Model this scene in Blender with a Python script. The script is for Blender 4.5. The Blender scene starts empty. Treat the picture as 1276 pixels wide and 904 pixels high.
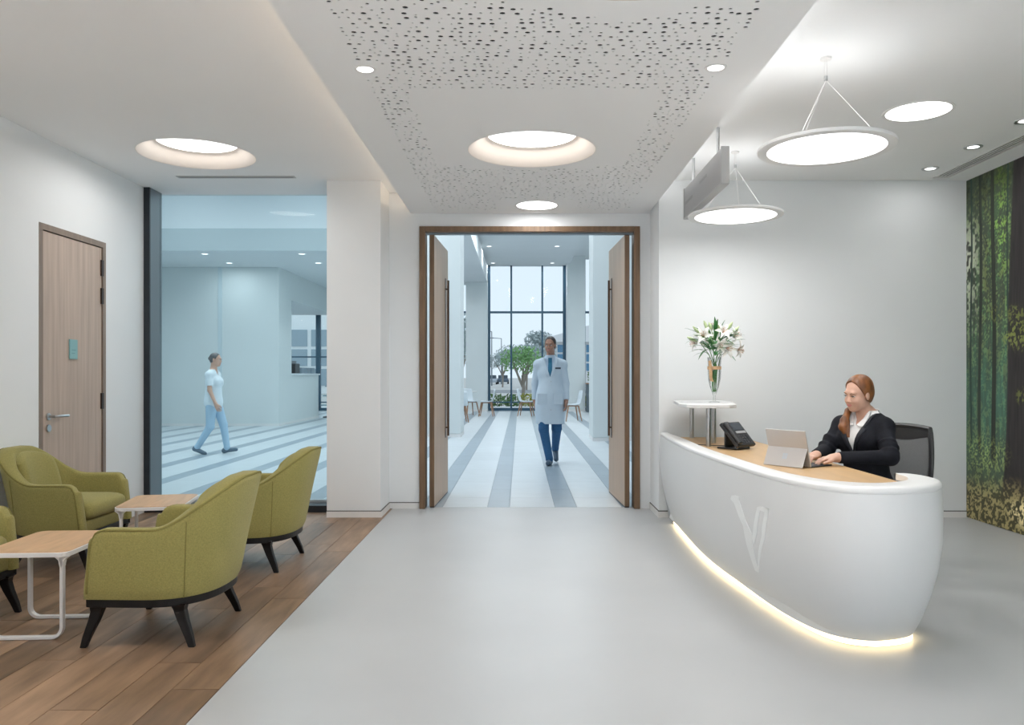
import bpy, bmesh, math, random
import numpy as np
from mathutils import Vector, Matrix
from mathutils.geometry import tessellate_polygon
random.seed(7)
C = bpy.context.scene.collection
SC = bpy.context.scene

# ------------------------------------------------------------------ camera
F_PX, W_PX, H_PX, VX, VY = 1000.0, 1276, 904, 648.0, 468.0
EYE = 1.25
cam = bpy.data.cameras.new('camera'); cam.sensor_width = 36.0
cam.lens = 36.0 * F_PX / W_PX
cam.shift_x = -(VX - W_PX / 2) / W_PX
cam.shift_y = (VY - H_PX / 2) / W_PX
cam.clip_start = 0.05; cam.clip_end = 600
co = bpy.data.objects.new('camera', cam); C.objects.link(co)
co.location = (0, 0, EYE); co.rotation_euler = (math.pi / 2, 0, 0)
SC.camera = co

# ------------------------------------------------------------------ sky, exposure
w = bpy.data.worlds.new('sky'); SC.world = w; w.use_nodes = True
nt = w.node_tree; nt.nodes.clear()
wo = nt.nodes.new('ShaderNodeOutputWorld'); bg = nt.nodes.new('ShaderNodeBackground')
tc = nt.nodes.new('ShaderNodeTexCoord'); sp = nt.nodes.new('ShaderNodeSeparateXYZ'); cr = nt.nodes.new('ShaderNodeValToRGB')
nt.links.new(tc.outputs['Generated'], sp.inputs[0]); nt.links.new(sp.outputs['Z'], cr.inputs[0])
cr.color_ramp.elements[0].position = 0.0; cr.color_ramp.elements[0].color = (0.67, 0.755, 0.82, 1)
cr.color_ramp.elements[1].position = 0.5; cr.color_ramp.elements[1].color = (0.61, 0.71, 0.79, 1)
nt.links.new(cr.outputs[0], bg.inputs[0]); nt.links.new(bg.outputs[0], wo.inputs[0])
bg.inputs[1].default_value = 1.27
SC.view_settings.view_transform = 'Standard'; SC.view_settings.look = 'None'
SC.view_settings.gamma = 1.0; SC.view_settings.use_curve_mapping = False
SC.view_settings.exposure = -0.01
SC.cycles.max_bounces = 10; SC.cycles.diffuse_bounces = 6; SC.cycles.glossy_bounces = 4
SC.cycles.transmission_bounces = 8; SC.cycles.transparent_max_bounces = 16
SC.cycles.sample_clamp_indirect = 6.0; SC.cycles.caustics_reflective = False; SC.cycles.caustics_refractive = False

def area(name, loc, size, power, col, rot=(0, 0, 0), shape='DISK', size_y=None, spread=180):
    l = bpy.data.lights.new(name, 'AREA'); l.shape = shape; l.size = size
    if size_y: l.size_y = size_y
    l.energy = power; l.color = col; l.spread = math.radians(spread)
    o = bpy.data.objects.new(name, l); C.objects.link(o); o.location = loc; o.rotation_euler = rot
    return o
WARM = (1.0, 0.965, 0.925); NEUT = (1.0, 0.985, 0.965); COOL = (0.87, 0.95, 1.0); LED = (1.0, 0.80, 0.58)

# ------------------------------------------------------------------ materials
MATS = {}
def mat(name, col, rough=0.6, metal=0.0, spec=0.5, noise=0.0, nscale=20, bump=0.0, bscale=200, stretch=(1, 1, 1), rnd=0.0, emis=None, estr=0.0, coat=0.0, col2=None, coords='Object', sheen=0.0):
    if name in MATS: return MATS[name]
    m = bpy.data.materials.new(name); m.use_nodes = True; MATS[name] = m
    n = m.node_tree; b = n.nodes['Principled BSDF']
    b.inputs['Base Color'].default_value = (*col, 1); b.inputs['Roughness'].default_value = rough
    b.inputs['Metallic'].default_value = metal; b.inputs['Specular IOR Level'].default_value = spec
    if coat: b.inputs['Coat Weight'].default_value = coat
    if sheen: b.inputs['Sheen Weight'].default_value = sheen
    if emis:
        b.inputs['Emission Color'].default_value = (*emis, 1); b.inputs['Emission Strength'].default_value = estr
    if noise or bump or rnd:
        t = n.nodes.new('ShaderNodeTexCoord'); mp = n.nodes.new('ShaderNodeMapping'); mp.inputs['Scale'].default_value = stretch
        if coords == 'World':
            g = n.nodes.new('ShaderNodeNewGeometry'); src = g.outputs['Position']
        else: src = t.outputs['Object']
        oi = n.nodes.new('ShaderNodeObjectInfo')
        if rnd:
            va = n.nodes.new('ShaderNodeVectorMath'); va.operation = 'SCALE'; cb = n.nodes.new('ShaderNodeCombineXYZ')
            for i in range(3): n.links.new(oi.outputs['Random'], cb.inputs[i])
            n.links.new(cb.outputs[0], va.inputs[0]); va.inputs['Scale'].default_value = 37.0
            ad = n.nodes.new('ShaderNodeVectorMath'); n.links.new(src, ad.inputs[0]); n.links.new(va.outputs[0], ad.inputs[1]); src = ad.outputs[0]
        n.links.new(src, mp.inputs['Vector'])
        nz = n.nodes.new('ShaderNodeTexNoise'); nz.inputs['Scale'].default_value = nscale; nz.inputs['Detail'].default_value = 5
        n.links.new(mp.outputs[0], nz.inputs['Vector'])
        mx = n.nodes.new('ShaderNodeMix'); mx.data_type = 'RGBA'
        c2 = col2 or tuple(max(0, c * (1 - noise)) for c in col)
        mx.inputs['A'].default_value = (*[min(1, c * (1 + noise * 0.5)) for c in col], 1); mx.inputs['B'].default_value = (*c2, 1)
        rm = n.nodes.new('ShaderNodeMapRange'); rm.inputs['From Min'].default_value = 0.3; rm.inputs['From Max'].default_value = 0.7
        n.links.new(nz.outputs[0], rm.inputs[0]); n.links.new(rm.outputs[0], mx.inputs['Factor'])
        out = mx.outputs['Result']
        if rnd:
            hs = n.nodes.new('ShaderNodeHueSaturation'); mr = n.nodes.new('ShaderNodeMapRange')
            mr.inputs['To Min'].default_value = 1 - rnd; mr.inputs['To Max'].default_value = 1 + rnd
            n.links.new(oi.outputs['Random'], mr.inputs[0]); n.links.new(mr.outputs[0], hs.inputs['Value'])
            n.links.new(out, hs.inputs['Color']); out = hs.outputs[0]
        n.links.new(out, b.inputs['Base Color'])
        if bump:
            bz = n.nodes.new('ShaderNodeTexNoise'); bz.inputs['Scale'].default_value = bscale; bz.inputs['Detail'].default_value = 3
            n.links.new(mp.outputs[0], bz.inputs['Vector'])
            bp = n.nodes.new('ShaderNodeBump'); bp.inputs['Strength'].default_value = bump; bp.inputs['Distance'].default_value = 0.002
            n.links.new(bz.outputs[0], bp.inputs['Height']); n.links.new(bp.outputs[0], b.inputs['Normal'])
    return m
def emit(name, col, s):
    if name in MATS: return MATS[name]
    m = bpy.data.materials.new(name); m.use_nodes = True; MATS[name] = m
    n = m.node_tree; n.nodes.clear(); e = n.nodes.new('ShaderNodeEmission'); o = n.nodes.new('ShaderNodeOutputMaterial')
    e.inputs[0].default_value = (*col, 1); e.inputs[1].default_value = s; n.links.new(e.outputs[0], o.inputs[0]); return m
def glass(name, tint, refl=1.0):
    m = bpy.data.materials.new(name); m.use_nodes = True; n = m.node_tree; n.nodes.clear(); MATS[name] = m
    o = n.nodes.new('ShaderNodeOutputMaterial'); t = n.nodes.new('ShaderNodeBsdfTransparent'); g = n.nodes.new('ShaderNodeBsdfGlossy')
    f = n.nodes.new('ShaderNodeFresnel'); mx = n.nodes.new('ShaderNodeMixShader'); ml = n.nodes.new('ShaderNodeMath'); ml.operation = 'MULTIPLY'
    ml.inputs[1].default_value = refl; f.inputs[0].default_value = 1.45
    t.inputs[0].default_value = (*tint, 1); g.inputs['Roughness'].default_value = 0.02
    n.links.new(f.outputs[0], ml.inputs[0]); n.links.new(ml.outputs[0], mx.inputs[0]); n.links.new(t.outputs[0], mx.inputs[1]); n.links.new(g.outputs[0], mx.inputs[2])
    n.links.new(mx.outputs[0], o.inputs[0]); return m

PLASTER = mat('white plaster', (0.785, 0.808, 0.825), 0.75, noise=0.02, nscale=1.5, coords='World')
CEIL = mat('ceiling paint', (0.88, 0.885, 0.89), 0.85, noise=0.015, nscale=1.0, coords='World')
TRIMW = mat('white trim paint', (0.76, 0.75, 0.74), 0.5, noise=0.02, nscale=4)
GAP = mat('shadow gap', (0.12, 0.12, 0.12), 0.8)
HALLW = mat('hall wall paint', (0.68, 0.72, 0.72), 0.6, noise=0.03, nscale=0.8, coords='World')
HALLC = mat('hall ceiling paint', (0.72, 0.75, 0.76), 0.8, noise=0.015, nscale=1, coords='World')
RESIN = mat('grey resin floor', (0.455, 0.465, 0.47), 0.38, spec=0.45, noise=0.05, nscale=1.2, bump=0.03, bscale=6, coords='World')
PLANK = mat('oak plank', (0.275, 0.172, 0.104), 0.42, spec=0.4, noise=0.40, nscale=3.2, stretch=(5, 0.8, 5), rnd=0.34, bump=0.1, bscale=30, coords='World')
SUB = mat('floor screed', (0.05, 0.035, 0.028), 0.9)
TILE_L = mat('pale tile', (0.60, 0.64, 0.665), 0.3, noise=0.04, nscale=5, rnd=0.03, coords='World')
TILE_D = mat('grey tile', (0.30, 0.36, 0.41), 0.3, noise=0.06, nscale=5, rnd=0.05, coords='World')
GROUT = mat('tile grout', (0.36, 0.40, 0.43), 0.8)
DOORW = mat('ash door veneer', (0.47, 0.37, 0.305), 0.5, noise=0.16, nscale=3, stretch=(9, 9, 0.45), bump=0.03, bscale=40, coords='World')
DOORW2 = mat('oak door veneer', (0.50, 0.36, 0.255), 0.45, noise=0.14, nscale=3, stretch=(9, 9, 0.45), coords='World')
FRAMEW = mat('walnut frame', (0.17, 0.10, 0.052), 0.45, noise=0.3, nscale=4, stretch=(8, 8, 0.6), coords='World')
FRAMEG = mat('door lining wood', (0.23, 0.175, 0.14), 0.5, noise=0.15, nscale=4, stretch=(8, 8, 0.6), coords='World')
WORKW = mat('oak worktop', (0.58, 0.38, 0.19), 0.38, noise=0.12, nscale=2.5, stretch=(6, 0.7, 6), coords='World')
TABLEW = mat('oak table veneer', (0.58, 0.36, 0.19), 0.4, noise=0.15, nscale=4, stretch=(8, 1, 8))
STEEL = mat('brushed steel', (0.55, 0.56, 0.57), 0.3, metal=1.0, noise=0.05, nscale=50)
DARKM = mat('dark anodised metal', (0.035, 0.04, 0.047), 0.4, metal=0.6, noise=0.1, nscale=10)
GREYM = mat('grey anodised metal', (0.20, 0.24, 0.27), 0.35, metal=0.7, noise=0.05, nscale=10)
MULL = mat('blue grey mullion', (0.045, 0.10, 0.15), 0.4, metal=0.3)
BRONZE = mat('bronze handle', (0.10, 0.06, 0.04), 0.35, metal=0.8)
WHITEM = mat('white powder coat', (0.80, 0.79, 0.78), 0.35, noise=0.01, nscale=10)
CORIAN = mat('white solid surface', (0.76, 0.77, 0.775), 0.35, spec=0.4, noise=0.015, nscale=2)
LOGO = mat('logo relief', (0.88, 0.90, 0.905), 0.4)
FABRIC = mat('olive wool upholstery', (0.300, 0.265, 0.090), 0.9, spec=0.2, noise=0.20, nscale=160, bump=0.5, bscale=420, sheen=0.1)
FABRICD = mat('olive wool seam', (0.22, 0.19, 0.06), 0.9, spec=0.2, noise=0.15, nscale=160, bump=0.4, bscale=420)
BLACKW = mat('black stained wood', (0.008, 0.007, 0.007), 0.4, spec=0.25, noise=0.3, nscale=8, stretch=(1, 1, .2))
GLASS = glass('clear blue glass', (0.93, 0.985, 0.99), 0.15)
GLASSH = glass('curtain wall glass', (0.96, 0.985, 1.0), 0.15)
LAMP = emit('lamp diffuser', (1.0, 0.985, 0.96), 4.0)
LAMPC = emit('cool lamp diffuser', (0.93, 0.97, 1.0), 3.0)
STRIP = emit('warm led strip', (1.0, 0.78, 0.45), 5.5)

# ------------------------------------------------------------------ mesh helpers
def link(name, me, m, parent=None, smooth=False):
    if m is not None and len(me.materials) == 0: me.materials.append(m)
    o = bpy.data.objects.new(name, me); C.objects.link(o)
    if parent is not None: o.parent = parent
    if smooth:
        me.polygons.foreach_set('use_smooth', [True] * len(me.polygons))
    return o
def pyd(name, v, f, m, parent=None, smooth=False):
    me = bpy.data.meshes.new(name); me.from_pydata([tuple(map(float, p)) for p in v], [], f); me.update()
    return link(name, me, m, parent, smooth)
def sharp(o, deg=35):
    try: o.data.set_sharp_from_angle(angle=math.radians(deg))
    except Exception: pass
    return o
class MB:
    def __init__(s): s.v = []; s.f = []
    def box(s, x0, x1, y0, y1, z0, z1, rz=0, c=(0, 0)):
        n = len(s.v)
        for x, y, z in ((x0, y0, z0), (x1, y0, z0), (x1, y1, z0), (x0, y1, z0), (x0, y0, z1), (x1, y0, z1), (x1, y1, z1), (x0, y1, z1)):
            if rz:
                dx, dy = x - c[0], y - c[1]; x, y = c[0] + dx * math.cos(rz) - dy * math.sin(rz), c[1] + dx * math.sin(rz) + dy * math.cos(rz)
            s.v.append((x, y, z))
        for q in ((0, 3, 2, 1), (4, 5, 6, 7), (0, 1, 5, 4), (1, 2, 6, 5), (2, 3, 7, 6), (3, 0, 4, 7)): s.f.append([n + i for i in q])
        return s
    def loft(s, rings, closed=True, caps=True):
        n0 = len(s.v); k = len(rings[0])
        for r in rings: s.v += [tuple(p) for p in r]
        for i in range(len(rings) - 1):
            for j in range(k if closed else k - 1):
                a = n0 + i * k + j; b = n0 + i * k + (j + 1) % k
                s.f.append([a, b, b + k, a + k])
        if caps and closed:
            s.f.append([n0 + j for j in range(k)][::-1]); s.f.append([n0 + (len(rings) - 1) * k + j for j in range(k)])
        return s
    def tube(s, pts, r, n=8, closed=False, caps=True):
        pts = [Vector(p) for p in pts]; rr = r if isinstance(r, (list, tuple)) else [r] * len(pts)
        rings = []; up = None
        for i, p in enumerate(pts):
            if closed: t = pts[(i + 1) % len(pts)] - pts[i - 1]
            else: t = pts[min(i + 1, len(pts) - 1)] - pts[max(i - 1, 0)]
            t = t.normalized() if t.length > 1e-9 else Vector((0, 0, 1))
            if up is None: up = Vector((0, 0, 1)) if abs(t.z) < 0.9 else Vector((1, 0, 0))
            u = (up - t * up.dot(t)).normalized(); v = t.cross(u); up = u
            rings.append([p + (u * math.cos(a) + v * math.sin(a)) * rr[i] for a in [2 * math.pi * j / n for j in range(n)]])
        if closed: rings.append(rings[0])
        return s.loft(rings, True, caps and not closed)
    def cyl(s, a, b, r, n=16): return s.tube([a, b], r, n)
    def disc_ring(s, c, prof, n=48):     # lathe about vertical axis; prof = [(r,z)]
        return s.loft([[(c[0] + r * math.cos(2 * math.pi * j / n), c[1] + r * math.sin(2 * math.pi * j / n), c[2] + z) for j in range(n)] for r, z in prof], True, False)
    def disc(s, c, r, n=48, down=True):
        k = len(s.v); s.v += [(c[0] + r * math.cos(2 * math.pi * j / n), c[1] + r * math.sin(2 * math.pi * j / n), c[2]) for j in range(n)]
        ix = [k + j for j in range(n)]; s.f.append(ix[::-1] if down else ix); return s
    def prism(s, poly, z0, z1):
        n = len(poly)
        return s.loft([[(x, y, z0) for x, y in poly], [(x, y, z1) for x, y in poly]])
    def build(s, name, m, parent=None, smooth=False, bevel=0, seg=2, deg=35):
        o = pyd(name, s.v, s.f, m, parent, smooth)
        if smooth: sharp(o, deg)
        if bevel:
            b = o.modifiers.new('bevel', 'BEVEL'); b.width = bevel; b.segments = seg; b.limit_method = 'ANGLE'; b.angle_limit = math.radians(40)
        return o
def root(name, label=None, cat=None, group=None, loc=(0, 0, 0), kind=None, rz=0):
    o = bpy.data.objects.new(name, None); C.objects.link(o); o.location = loc; o.rotation_euler = (0, 0, rz); o.empty_display_size = 0.1
    return tag(o, label, cat, group, kind)
def tag(o, label=None, cat=None, group=None, kind=None):
    if label: o['label'] = label
    if cat: o['category'] = cat
    if group: o['group'] = group
    if kind: o['kind'] = kind
    return o
def struct(o, label=None): return tag(o, label, kind='structure')
def copy_tree(o, parent=None):
    c = o.copy(); C.objects.link(c); c.parent = parent
    for ch in list(o.children): copy_tree(ch, c)
    return c
def bx(name, x0, x1, y0, y1, z0, z1, m, parent=None, bevel=0):
    return MB().box(x0, x1, y0, y1, z0, z1).build(name, m, parent, bevel=bevel)
def catmull(P, n=8, closed=False):
    P = [np.array(p, float) for p in P]; out = []
    m = len(P)
    for i in range(m if closed else m - 1):
        p1, p2 = P[i], P[(i + 1) % m]
        p0 = P[i - 1] if (i > 0 or closed) else 2 * p1 - p2
        p3 = P[(i + 2) % m] if (i + 2 < m or closed) else 2 * p2 - p1
        for k in range(n):
            t = k / n
            out.append(0.5 * ((2 * p1) + (-p0 + p2) * t + (2 * p0 - 5 * p1 + 4 * p2 - p3) * t * t + (-p0 + 3 * p1 - 3 * p2 + p3) * t ** 3))
    if not closed: out.append(P[-1])
    return out

# ================================================================== ROOM SHELL
XL, XR, YB, ZC, ZS = -3.43, 3.93, -2.6, 2.965, 2.77
# walls
mb = MB(); mb.box(XL - .15, XL, YB, 5.72, 0, 3.1); mb.box(XL - .15, XL, 6.64, 7.65, 0, 3.1); mb.box(XL - .15, XL, 5.72, 6.64, 2.345, 3.1); mb.box(XL - .15, XL - .10, 5.72, 6.64, 0, 2.345)
struct(mb.build('wall_left', PLASTER))
struct(bx('wall_right', XR, XR + .15, YB, 7.2, 0, 3.1, PLASTER))
mb = MB(); mb.box(1.222, XR + .15, 7.06, 7.66, 0, 3.1); mb.box(1.122, 1.222, 7.53, 7.66, 0, 3.1); mb.box(-1.227, -.942, 7.53, 7.66, 0, 3.1); mb.box(-.942, 1.122, 7.53, 7.66, 2.645, 3.1)
struct(mb.build('wall_back', PLASTER))
struct(bx('pillar', -1.70, -1.227, 7.06, 7.66, 0, 3.1, PLASTER))
mb = MB(); mb.box(XL - .15, XR + .15, YB - .15, YB, 0, .06); mb.box(XL - .15, XR + .15, YB - .15, YB, 2.92, 3.1)  # unseen front wall left mostly open so daylight fills the room
for x in (-3.5, -1.75, 0.2, 2.1, 3.93): mb.box(x - .08, x + .08, YB - .15, YB, .06, 2.92)
struct(mb.build('wall_front', PLASTER))
# baseboards with a shadow gap
def base(name, x0, x1, y0, y1, ax):
    e = struct(root(name)); g = .008
    bx('baseboard_strip', x0, x1, y0, y1, 0, .052, TRIMW, e)
    if ax == 'y-': bx('shadow_gap', x0, x1, y0 + .004, y1, .052, .060, GAP, e)
    elif ax == 'x+': bx('shadow_gap', x0, x1 - .004, y0, y1, .052, .060, GAP, e)
    else: bx('shadow_gap', x0 + .004, x1, y0, y1, .052, .060, GAP, e)
base('baseboard_back_right', 1.213, XR - .008, 7.048, 7.06, 'y-')
base('baseboard_back_middle', -1.22, -.943, 7.520, 7.53, 'y-')
base('baseboard_pillar', -1.70, -1.22, 7.048, 7.06, 'y-')
base('baseboard_pillar_side', -1.227, -1.217, 7.060, 7.53, 'x+')
base('baseboard_back_return', 1.212, 1.222, 7.060, 7.53, 'x-')
base('baseboard_left', XL, XL + .01, YB, 5.70, 'x+')
base('baseboard_left_far', XL, XL + .01, 6.66, 7.30, 'x+')
# floors
struct(bx('floor_resin', -1.195, XR + .15, YB - .15, 7.60, -.06, 0, RESIN))
fl = struct(root('floor_wood'))
bx('screed', XL - .15, -1.197, YB - .15, 7.60, -.06, -.012, SUB, fl)
um = bpy.data.meshes.new('plank'); um.from_pydata([(x, y, z) for z in (-.5, .5) for x, y in ((-.5, -.5), (.5, -.5), (.5, .5), (-.5, .5))], [], [(0, 3, 2, 1), (4, 5, 6, 7), (0, 1, 5, 4), (1, 2, 6, 5), (2, 3, 7, 6), (3, 0, 4, 7)]); um.update(); um.materials.append(PLANK)
def piece(me, name, x0, x1, y0, y1, z0, z1, parent):
    o = bpy.data.objects.new(name, me); C.objects.link(o); o.parent = parent
    o.location = ((x0 + x1) / 2, (y0 + y1) / 2, (z0 + z1) / 2); o.scale = (x1 - x0, y1 - y0, z1 - z0); return o
pw, g = .186, .0016
x = -1.199; k = 0
while x > XL:
    y = YB + random.random() * -1.1
    while y < 7.5:
        L = random.choice([1.2, 1.25, 1.3]); y0, y1 = max(y, YB), min(y + L, 7.5)
        if y1 > y0 + .02: piece(um, 'plank', max(x - pw, XL) + g, x - (g if k else 0), y0 + g, y1 - g, -.012, 0, fl)
        y += L
    x -= pw; k += 1
bx('threshold_strip', XL, -1.70, 7.50, 7.60, -.012, 0.0, GREYM, fl)

# ---- ceilings
def hole_rect(mb, x0, x1, y0, y1, z, cx, cy, r, n=64, up=0.0):
    """flat sheet with a round hole, facing down"""
    k = len(mb.v); ring = []; outer = []
    def edge(a):
        dx, dy = math.cos(a), math.sin(a); t = 1e9
        if dx > 1e-9: t = min(t, (x1 - cx) / dx)
        if dx < -1e-9: t = min(t, (x0 - cx) / dx)
        if dy > 1e-9: t = min(t, (y1 - cy) / dy)
        if dy < -1e-9: t = min(t, (y0 - cy) / dy)
        return (cx + dx * t, cy + dy * t)
    corners = sorted([(math.atan2(yy - cy, xx - cx) % (2 * math.pi), (xx, yy)) for xx in (x0, x1) for yy in (y0, y1)])
    A = [2 * math.pi * i / n for i in range(n)]
    for i in range(n):
        a0, a1 = A[i], A[i] + 2 * math.pi / n
        pin = [(cx + r * math.cos(a), cy + r * math.sin(a)) for a in (a0, a1)]
        po = [edge(a0)] + [c for (ca, c) in corners if a0 + 1e-6 < ca < a1 - 1e-6] + [edge(a1 % (2 * math.pi))]
        poly = [pin[0]] + po + [pin[1]]
        k = len(mb.v); mb.v += [(p[0], p[1], z) for p in poly]; mb.f.append([k + q for q in range(len(poly))][::-1])
        if up:
            k = len(mb.v); mb.v += [(*pin[0], z), (*pin[1], z), (*pin[1], z + up), (*pin[0], z + up)]; mb.f.append([k, k + 1, k + 2, k + 3])
def sheet(mb, x0, x1, y0, y1, z):
    k = len(mb.v); mb.v += [(x0, y0, z), (x0, y1, z), (x1, y1, z), (x1, y0, z)]; mb.f.append([k, k + 1, k + 2, k + 3])
LX, LY, LR = -2.51, 6.24, .43
mb = MB()
hole_rect(mb, LX - .6, LX + .6, LY - .6, LY + .6, ZC, LX, LY, LR)
hole_rect(mb, LX - .6, LX + .6, 2.2, 3.4, ZC, LX, 2.8, LR)
hole_rect(mb, LX - .6, LX + .6, -.9, .3, ZC, LX, -.3, LR)
sheet(mb, XL - .1, LX - .6, YB, 7.66, ZC); sheet(mb, LX + .6, -.86, YB, 7.66, ZC)
for a, b in ((YB, -.9), (.3, 2.2), (3.4, LY - .6), (LY + .6, 7.66)): sheet(mb, LX - .6, LX + .6, a, b, ZC)
struct(mb.build('ceiling_left', CEIL))
RX, RY, RR = 2.585, 5.21, .205
mb = MB()
hole_rect(mb, RX - .4, RX + .4, RY - .4, RY + .4, ZC, RX, RY, RR)
sheet(mb, 1.06, RX - .4, YB, 7.10, ZC); sheet(mb, RX + .4, 3.58, YB, 7.10, ZC); sheet(mb, 3.72, XR + .1, YB, 7.10, ZC); sheet(mb, 3.58, 3.72, 6.96, 7.10, ZC)
sheet(mb, RX - .4, RX + .4, YB, RY - .4, ZC); sheet(mb, RX - .4, RX + .4, RY + .4, 7.10, ZC)
struct(mb.build('ceiling_right', CEIL))
struct(bx('roof', XL - .15, XR + .15, YB - .15, 7.66, 3.16, 3.3, GAP))
mb = MB(); mb.box(-.86, -.84, YB, 7.53, ZS + .02, ZC + .01); mb.box(1.04, 1.06, YB, 7.53, ZS + .02, ZC + .01); mb.box(-.84, 1.04, YB, 7.53, 3.10, 3.12)
struct(mb.build('trim_soffit_cheek', CEIL))
# soffit underside: real perforations
SX0, SX1 = -1.02, 1.20
cell = .05; gx0, gy0 = -.80, 2.20; NX, NY = 36, 104           # X -.80..1.00  Y 2.20..7.40
lights = [(.08, 5.42, .425), (.15, 7.17, .195), (.42, 2.82, .425)]
small = [(-.768, 3.98, .044), (.966, 3.96, .044)]
blocked = np.zeros((NX, NY), int)
def cells(cx, cy, r): return int((cx - r - gx0) / cell), int((cx + r - gx0) / cell) + 1, int((cy - r - gy0) / cell), int((cy + r - gy0) / cell) + 1
mb = MB(); rings = []
for li, (cx, cy, r) in enumerate(lights):
    i0, i1, j0, j1 = cells(cx, cy, r + .01); j0 = max(j0, 0); j1 = min(j1, NY); blocked[i0:i1, j0:j1] = 2
    hole_rect(mb, gx0 + i0 * cell, gx0 + i1 * cell, gy0 + j0 * cell, gy0 + j1 * cell, ZS, cx, cy, r)
rnd = random.Random(3); nh = 0
gxe, gye = gx0 + NX * cell, gy0 + NY * cell
rects = []
for cx, cy, r in lights:
    i0, i1, j0, j1 = cells(cx, cy, r + .01); j0 = max(j0, 0); j1 = min(j1, NY); rects.append((gx0 + i0 * cell, gx0 + i1 * cell, gy0 + j0 * cell, gy0 + j1 * cell))
ycuts = sorted({gy0, gye} | {v for q in rects for v in q[2:]})
for ya, yb in zip(ycuts, ycuts[1:]):
    y = ya
    while y < yb - 1e-6:
        hh_ = rnd.uniform(.038, .052); y1 = y + hh_
        if yb - y1 < .036: y1 = yb
        spans = [(gx0, gxe)]
        for q in rects:
            if q[2] - 1e-6 < (y + y1) / 2 < q[3]: spans = [s_ for (a, b) in spans for s_ in ((a, min(b, q[0])), (max(a, q[1]), b)) if s_[1] - s_[0] > 1e-6]
        for a, b in spans:
            x = a
            while x < b - 1e-6:
                x1 = x + rnd.uniform(.034, .062)
                if b - x1 < .034: x1 = b
                cx, cy = (x + x1) / 2, (y + y1) / 2
                solid = (-.60 < cx < .76 and 4.27 < cy < 5.80) or ((cx - .42) ** 2 / .30 + (cy - 2.75) ** 2 / .46 < 1) or (abs(cx - .15) < .36 and cy > 6.95)
                if any((cx - p) ** 2 + (cy - q) ** 2 < (c + .05) ** 2 for p, q, c in small): solid = True
                if solid or rnd.random() < .05: sheet(mb, x, x1, y, y1, ZS)
                else:
                    r = rnd.choice([.0055, .007, .0085, .0105, .013]); qx, qy = (x1 - x) / 2 - r - .002, (y1 - y) / 2 - r - .002
                    hole_rect(mb, x, x1, y, y1, ZS, cx + rnd.uniform(-qx, qx), cy + rnd.uniform(-qy, qy), r, 8, .0035); nh += 1
                x = x1
        y = y1
gx1, gy1 = gx0 + NX * cell, gy0 + NY * cell
sheet(mb, SX0, gx0, YB, 7.53, ZS); sheet(mb, gx1, SX1, YB, 7.53, ZS); sheet(mb, gx0, gx1, gy1, 7.53, ZS); sheet(mb, gx0, gx1, YB, gy0, ZS)
mb.box(SX0 - .004, SX0, YB, 7.53, ZS, ZS + .05); mb.box(SX1, SX1 + .004, YB, 7.53, ZS, ZS + .05)      # edge lips
soff = struct(mb.build('ceiling_soffit', CEIL))
# dark liner added behind the perforations so holes look unlit, open at luminaires
LINER = mat('acoustic liner', (0.018, 0.018, 0.018), 0.95)
mb = MB()
sheet(mb, SX0, .08 - .46, YB, 7.53, ZS + .004); sheet(mb, .90, SX1, YB, 7.53, ZS + .004)
for (a, b) in ((YB, 2.35), (3.29, 4.96), (5.88, 6.95), (7.39, 7.53)): sheet(mb, -.38, .90, a, b, ZS + .004)
sheet(mb, -.38, -.05, 2.35, 3.29, ZS + .004); sheet(mb, -.38, -.05, 6.95, 7.39, ZS + .004); sheet(mb, .36, .90, 6.95, 7.39, ZS + .004); sheet(mb, .54, .90, 4.96, 5.88, ZS + .004)
mb.build('acoustic_liner', LINER, soff)
# cove strips (emitters on the ledge, hidden behind the lip)
bx('cove_light_strip', -.92, -.90, YB, 7.5, ZS + .055, ZS + .07, emit('cove led warm', (1.0, .78, .56), 5.5), soff)
bx('cove_light_strip', 1.10, 1.12, YB, 7.5, ZS + .055, ZS + .07, emit('cove led white', (1.0, .97, .94), 6.0), soff)
struct(bx('trim_cove_ledge', SX0, -.84, YB, 7.53, ZS + .02, ZS + .03, CEIL)); struct(bx('trim_cove_ledge_right', 1.04, SX1, YB, 7.53, ZS + .02, ZS + .03, CEIL))

# ---- recessed round luminaires
def recess(cx, cy, z, r, ri, dep, label, grp, watts, col=WARM, spread=180):
    t = root('recessed_ceiling_light', label, 'ceiling light', grp, (cx, cy, z))
    MB().disc_ring((0, 0, 0), [(r + .006, -.002), (r, 0), (ri + (r - ri) * .5, dep * .55), (ri, dep)], 64).build('reflector_cone', mat('warm white reflector', (.66, .60, .55), .7), t, smooth=True)
    MB().disc((0, 0, dep), ri, 64).build('diffuser', LAMP, t)
    area('luminaire_light', (cx, cy, z + dep - .012), ri * 1.9, watts, col, spread=spread)
    return t
recess(LX, LY, ZC, LR, .30, .10, 'large round recessed ceiling light in left ceiling above glazed wall', 'large recessed round lights', 12)
recess(LX, 2.8, ZC, LR, .30, .10, 'added unseen round recessed light over the seating, behind the camera edge', 'large recessed round lights', 14)  # extra lamp out of view, repeats the visible fixture to brighten the room
recess(LX, -.3, ZC, LR, .30, .10, 'added unseen round recessed light over the wooden floor behind the viewpoint', 'large recessed round lights', 70, NEUT, 85)  # extra lamp out of view, its floor bounce lifts the ceiling
recess(.08, 5.42, ZS, .425, .30, .105, 'large round recessed light in centre of dropped perforated ceiling', 'large recessed round lights', 12)
recess(.42, 2.82, ZS, .425, .30, .105, 'large round recessed light at near end of dropped perforated ceiling', 'large recessed round lights', 14)
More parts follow.
